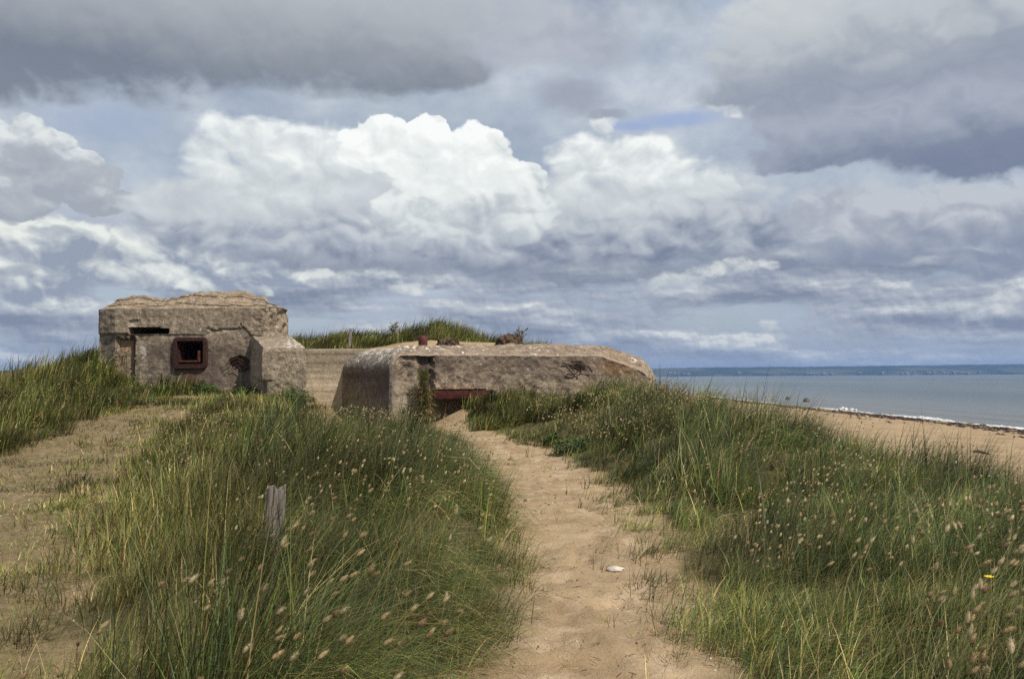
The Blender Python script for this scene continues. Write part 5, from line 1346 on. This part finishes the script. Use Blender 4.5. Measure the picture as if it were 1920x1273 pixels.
    x, y, z = place(1035, 19.2); leafy('leafy_plant', x, y, z, .24, .24, 700, 'small bright green leafy patch lowest on the ridge edge near the bunker', col=(.05, .088, .024), lw=.06)
    # tuft growing down the crack of the long bunker
    if BUNK:
        c_ = at(793, 770, 24.55); c_.z = float(ground(c_.x, 24.5))
        root = tag(empty('rooted_tuft', (c_.x, 24.5, c_.z)), 'shaggy brown-rooted grass tuft growing up the joint of the long bunker beside the smooth pier', 'plant')
        ztop = Z_at(793, 700, 24.55) - c_.z
        n = 1500; hz_ = RNG.random(n) ** .8 * ztop; wdt = .24 - .14 * hz_ / ztop
        base = np.stack([RNG.normal(0, 1, n) * wdt * .6 + .02, RNG.uniform(-.10, .30, n), hz_], -1)
        a = RNG.uniform(-np.pi, 0, n); isup = hz_ > ztop * .72
        ph = np.where(isup, .4, 1.3) + RNG.normal(0, .25, n); bd = np.where(isup, .8, 1.1)
        tb_ = tints(n, [2, 3, .3, 3, 2, 9]); tb_[isup] = tints(int(isup.sum()), [4, 8, 1, 4, 1, .5])
        b_ = Bag(); b_.add(blades(base, a, ph, bd * np.ones(n), np.where(isup, .22, .34) * RNG.uniform(.5, 1.3, n), np.full(n, .013), tb_, 4))
        o = b_.build('leaf_blades', GM); o.parent = root
        P_, F_ = lump(0, 0, 0, .17, .20, ztop * .5, 77, 24, 18, .4, 3)
        o = mesh_np('root_mass', P_ + [.02, .14, ztop * .46], F_.ravel(), np.full(len(F_), 4), tm, root)
    # dry weed on the turf clod by the sea, tall weeds on the back dune
    def weed(px, pyt, Y, label, zb_=None, nst=9):
        x = X_at(px, Y); zb_ = float(ground(x, Y)) if zb_ is None else zb_; H_ = Z_at(px, pyt, Y) - zb_
        mb = MB(); rr = random.Random(int(px))
        for k in range(nst):
            a = rr.uniform(0, 6.28); ln = H_ * rr.uniform(.6, 1); tx, ty = math.cos(a) * .25 * ln, math.sin(a) * .2 * ln
            mb.tube([(0, 0, 0), (tx * .4, ty * .4, ln * .5), (tx, ty, ln)], [.012, .009, .006], 4)
            for j in range(6):
                t = rr.uniform(.45, 1); bx_, by_ = tx * t, ty * t; a2 = rr.uniform(0, 6.28); q = rr.uniform(.06, .14)
                mb.tube([(bx_, by_, ln * t), (bx_ + math.cos(a2) * q, by_ + math.sin(a2) * q, ln * t + q * .8)], [.006, .016], 4)
        o = mb.build('dry_weed', simple_mat('dry_weed_stalk', (.12, .09, .05), (.20, .17, .09), 10)); o.location = (x, Y, zb_)
        return tag(o, label, 'weed')
    weed(976, 614, 29.7, 'dry branching weed beside the domed turf clod', zb_=2.5)
    weed(737, 604, 36.5, 'tall thin weed standing up between the two grassy dunes behind the bunkers')
    # yellow flowers
    ym = simple_mat('yellow_petals', (.75, .55, .03), (.85, .68, .06), 30)
    def flower(px, py, Y, label):
        c_ = at(px, py, Y); zg = float(ground(c_.x, Y)); root = tag(empty('yellow_flower', (c_.x, Y, zg)), label, 'flower')
        Vs, Ls, Ss = stem_geo(stem_curve(rs, c_.z - zg, .02, .05)[0], .0022)
        mesh_np('stem', Vs, Ls, Ss, GM, root, colors={'tint': np.tile(STEMC, (len(Vs), 1))})
        mb = MB(); R_ = .016 * max(1, Y / 9)
        for k in range(9):
            a = 6.283 * k / 9; mb.add([(0, 0, 0), (R_ * math.cos(a - .3) * .7, R_ * math.sin(a - .3) * .7, R_ * .25), (R_ * math.cos(a), R_ * math.sin(a), R_ * .35), (R_ * math.cos(a + .3) * .7, R_ * math.sin(a + .3) * .7, R_ * .25)], [(0, 1, 2, 3)])
        mb.add([(R_ * .3 * math.cos(a_), R_ * .3 * math.sin(a_), R_ * .15) for a_ in (0, 1.57, 3.14, 4.71)] + [(0, 0, R_ * .5)], [(0, 1, 4), (1, 2, 4), (2, 3, 4), (3, 0, 4)])
        o = mb.build('petals', ym, root); o.location = (float(Vs[-1][0]), 0, c_.z - zg)
    flower(1830, 1083, 2.7, 'small yellow flower in the grass at the lower right')
    flower(62, 792, 17.0, 'tiny yellow flower in the grass at the far left')
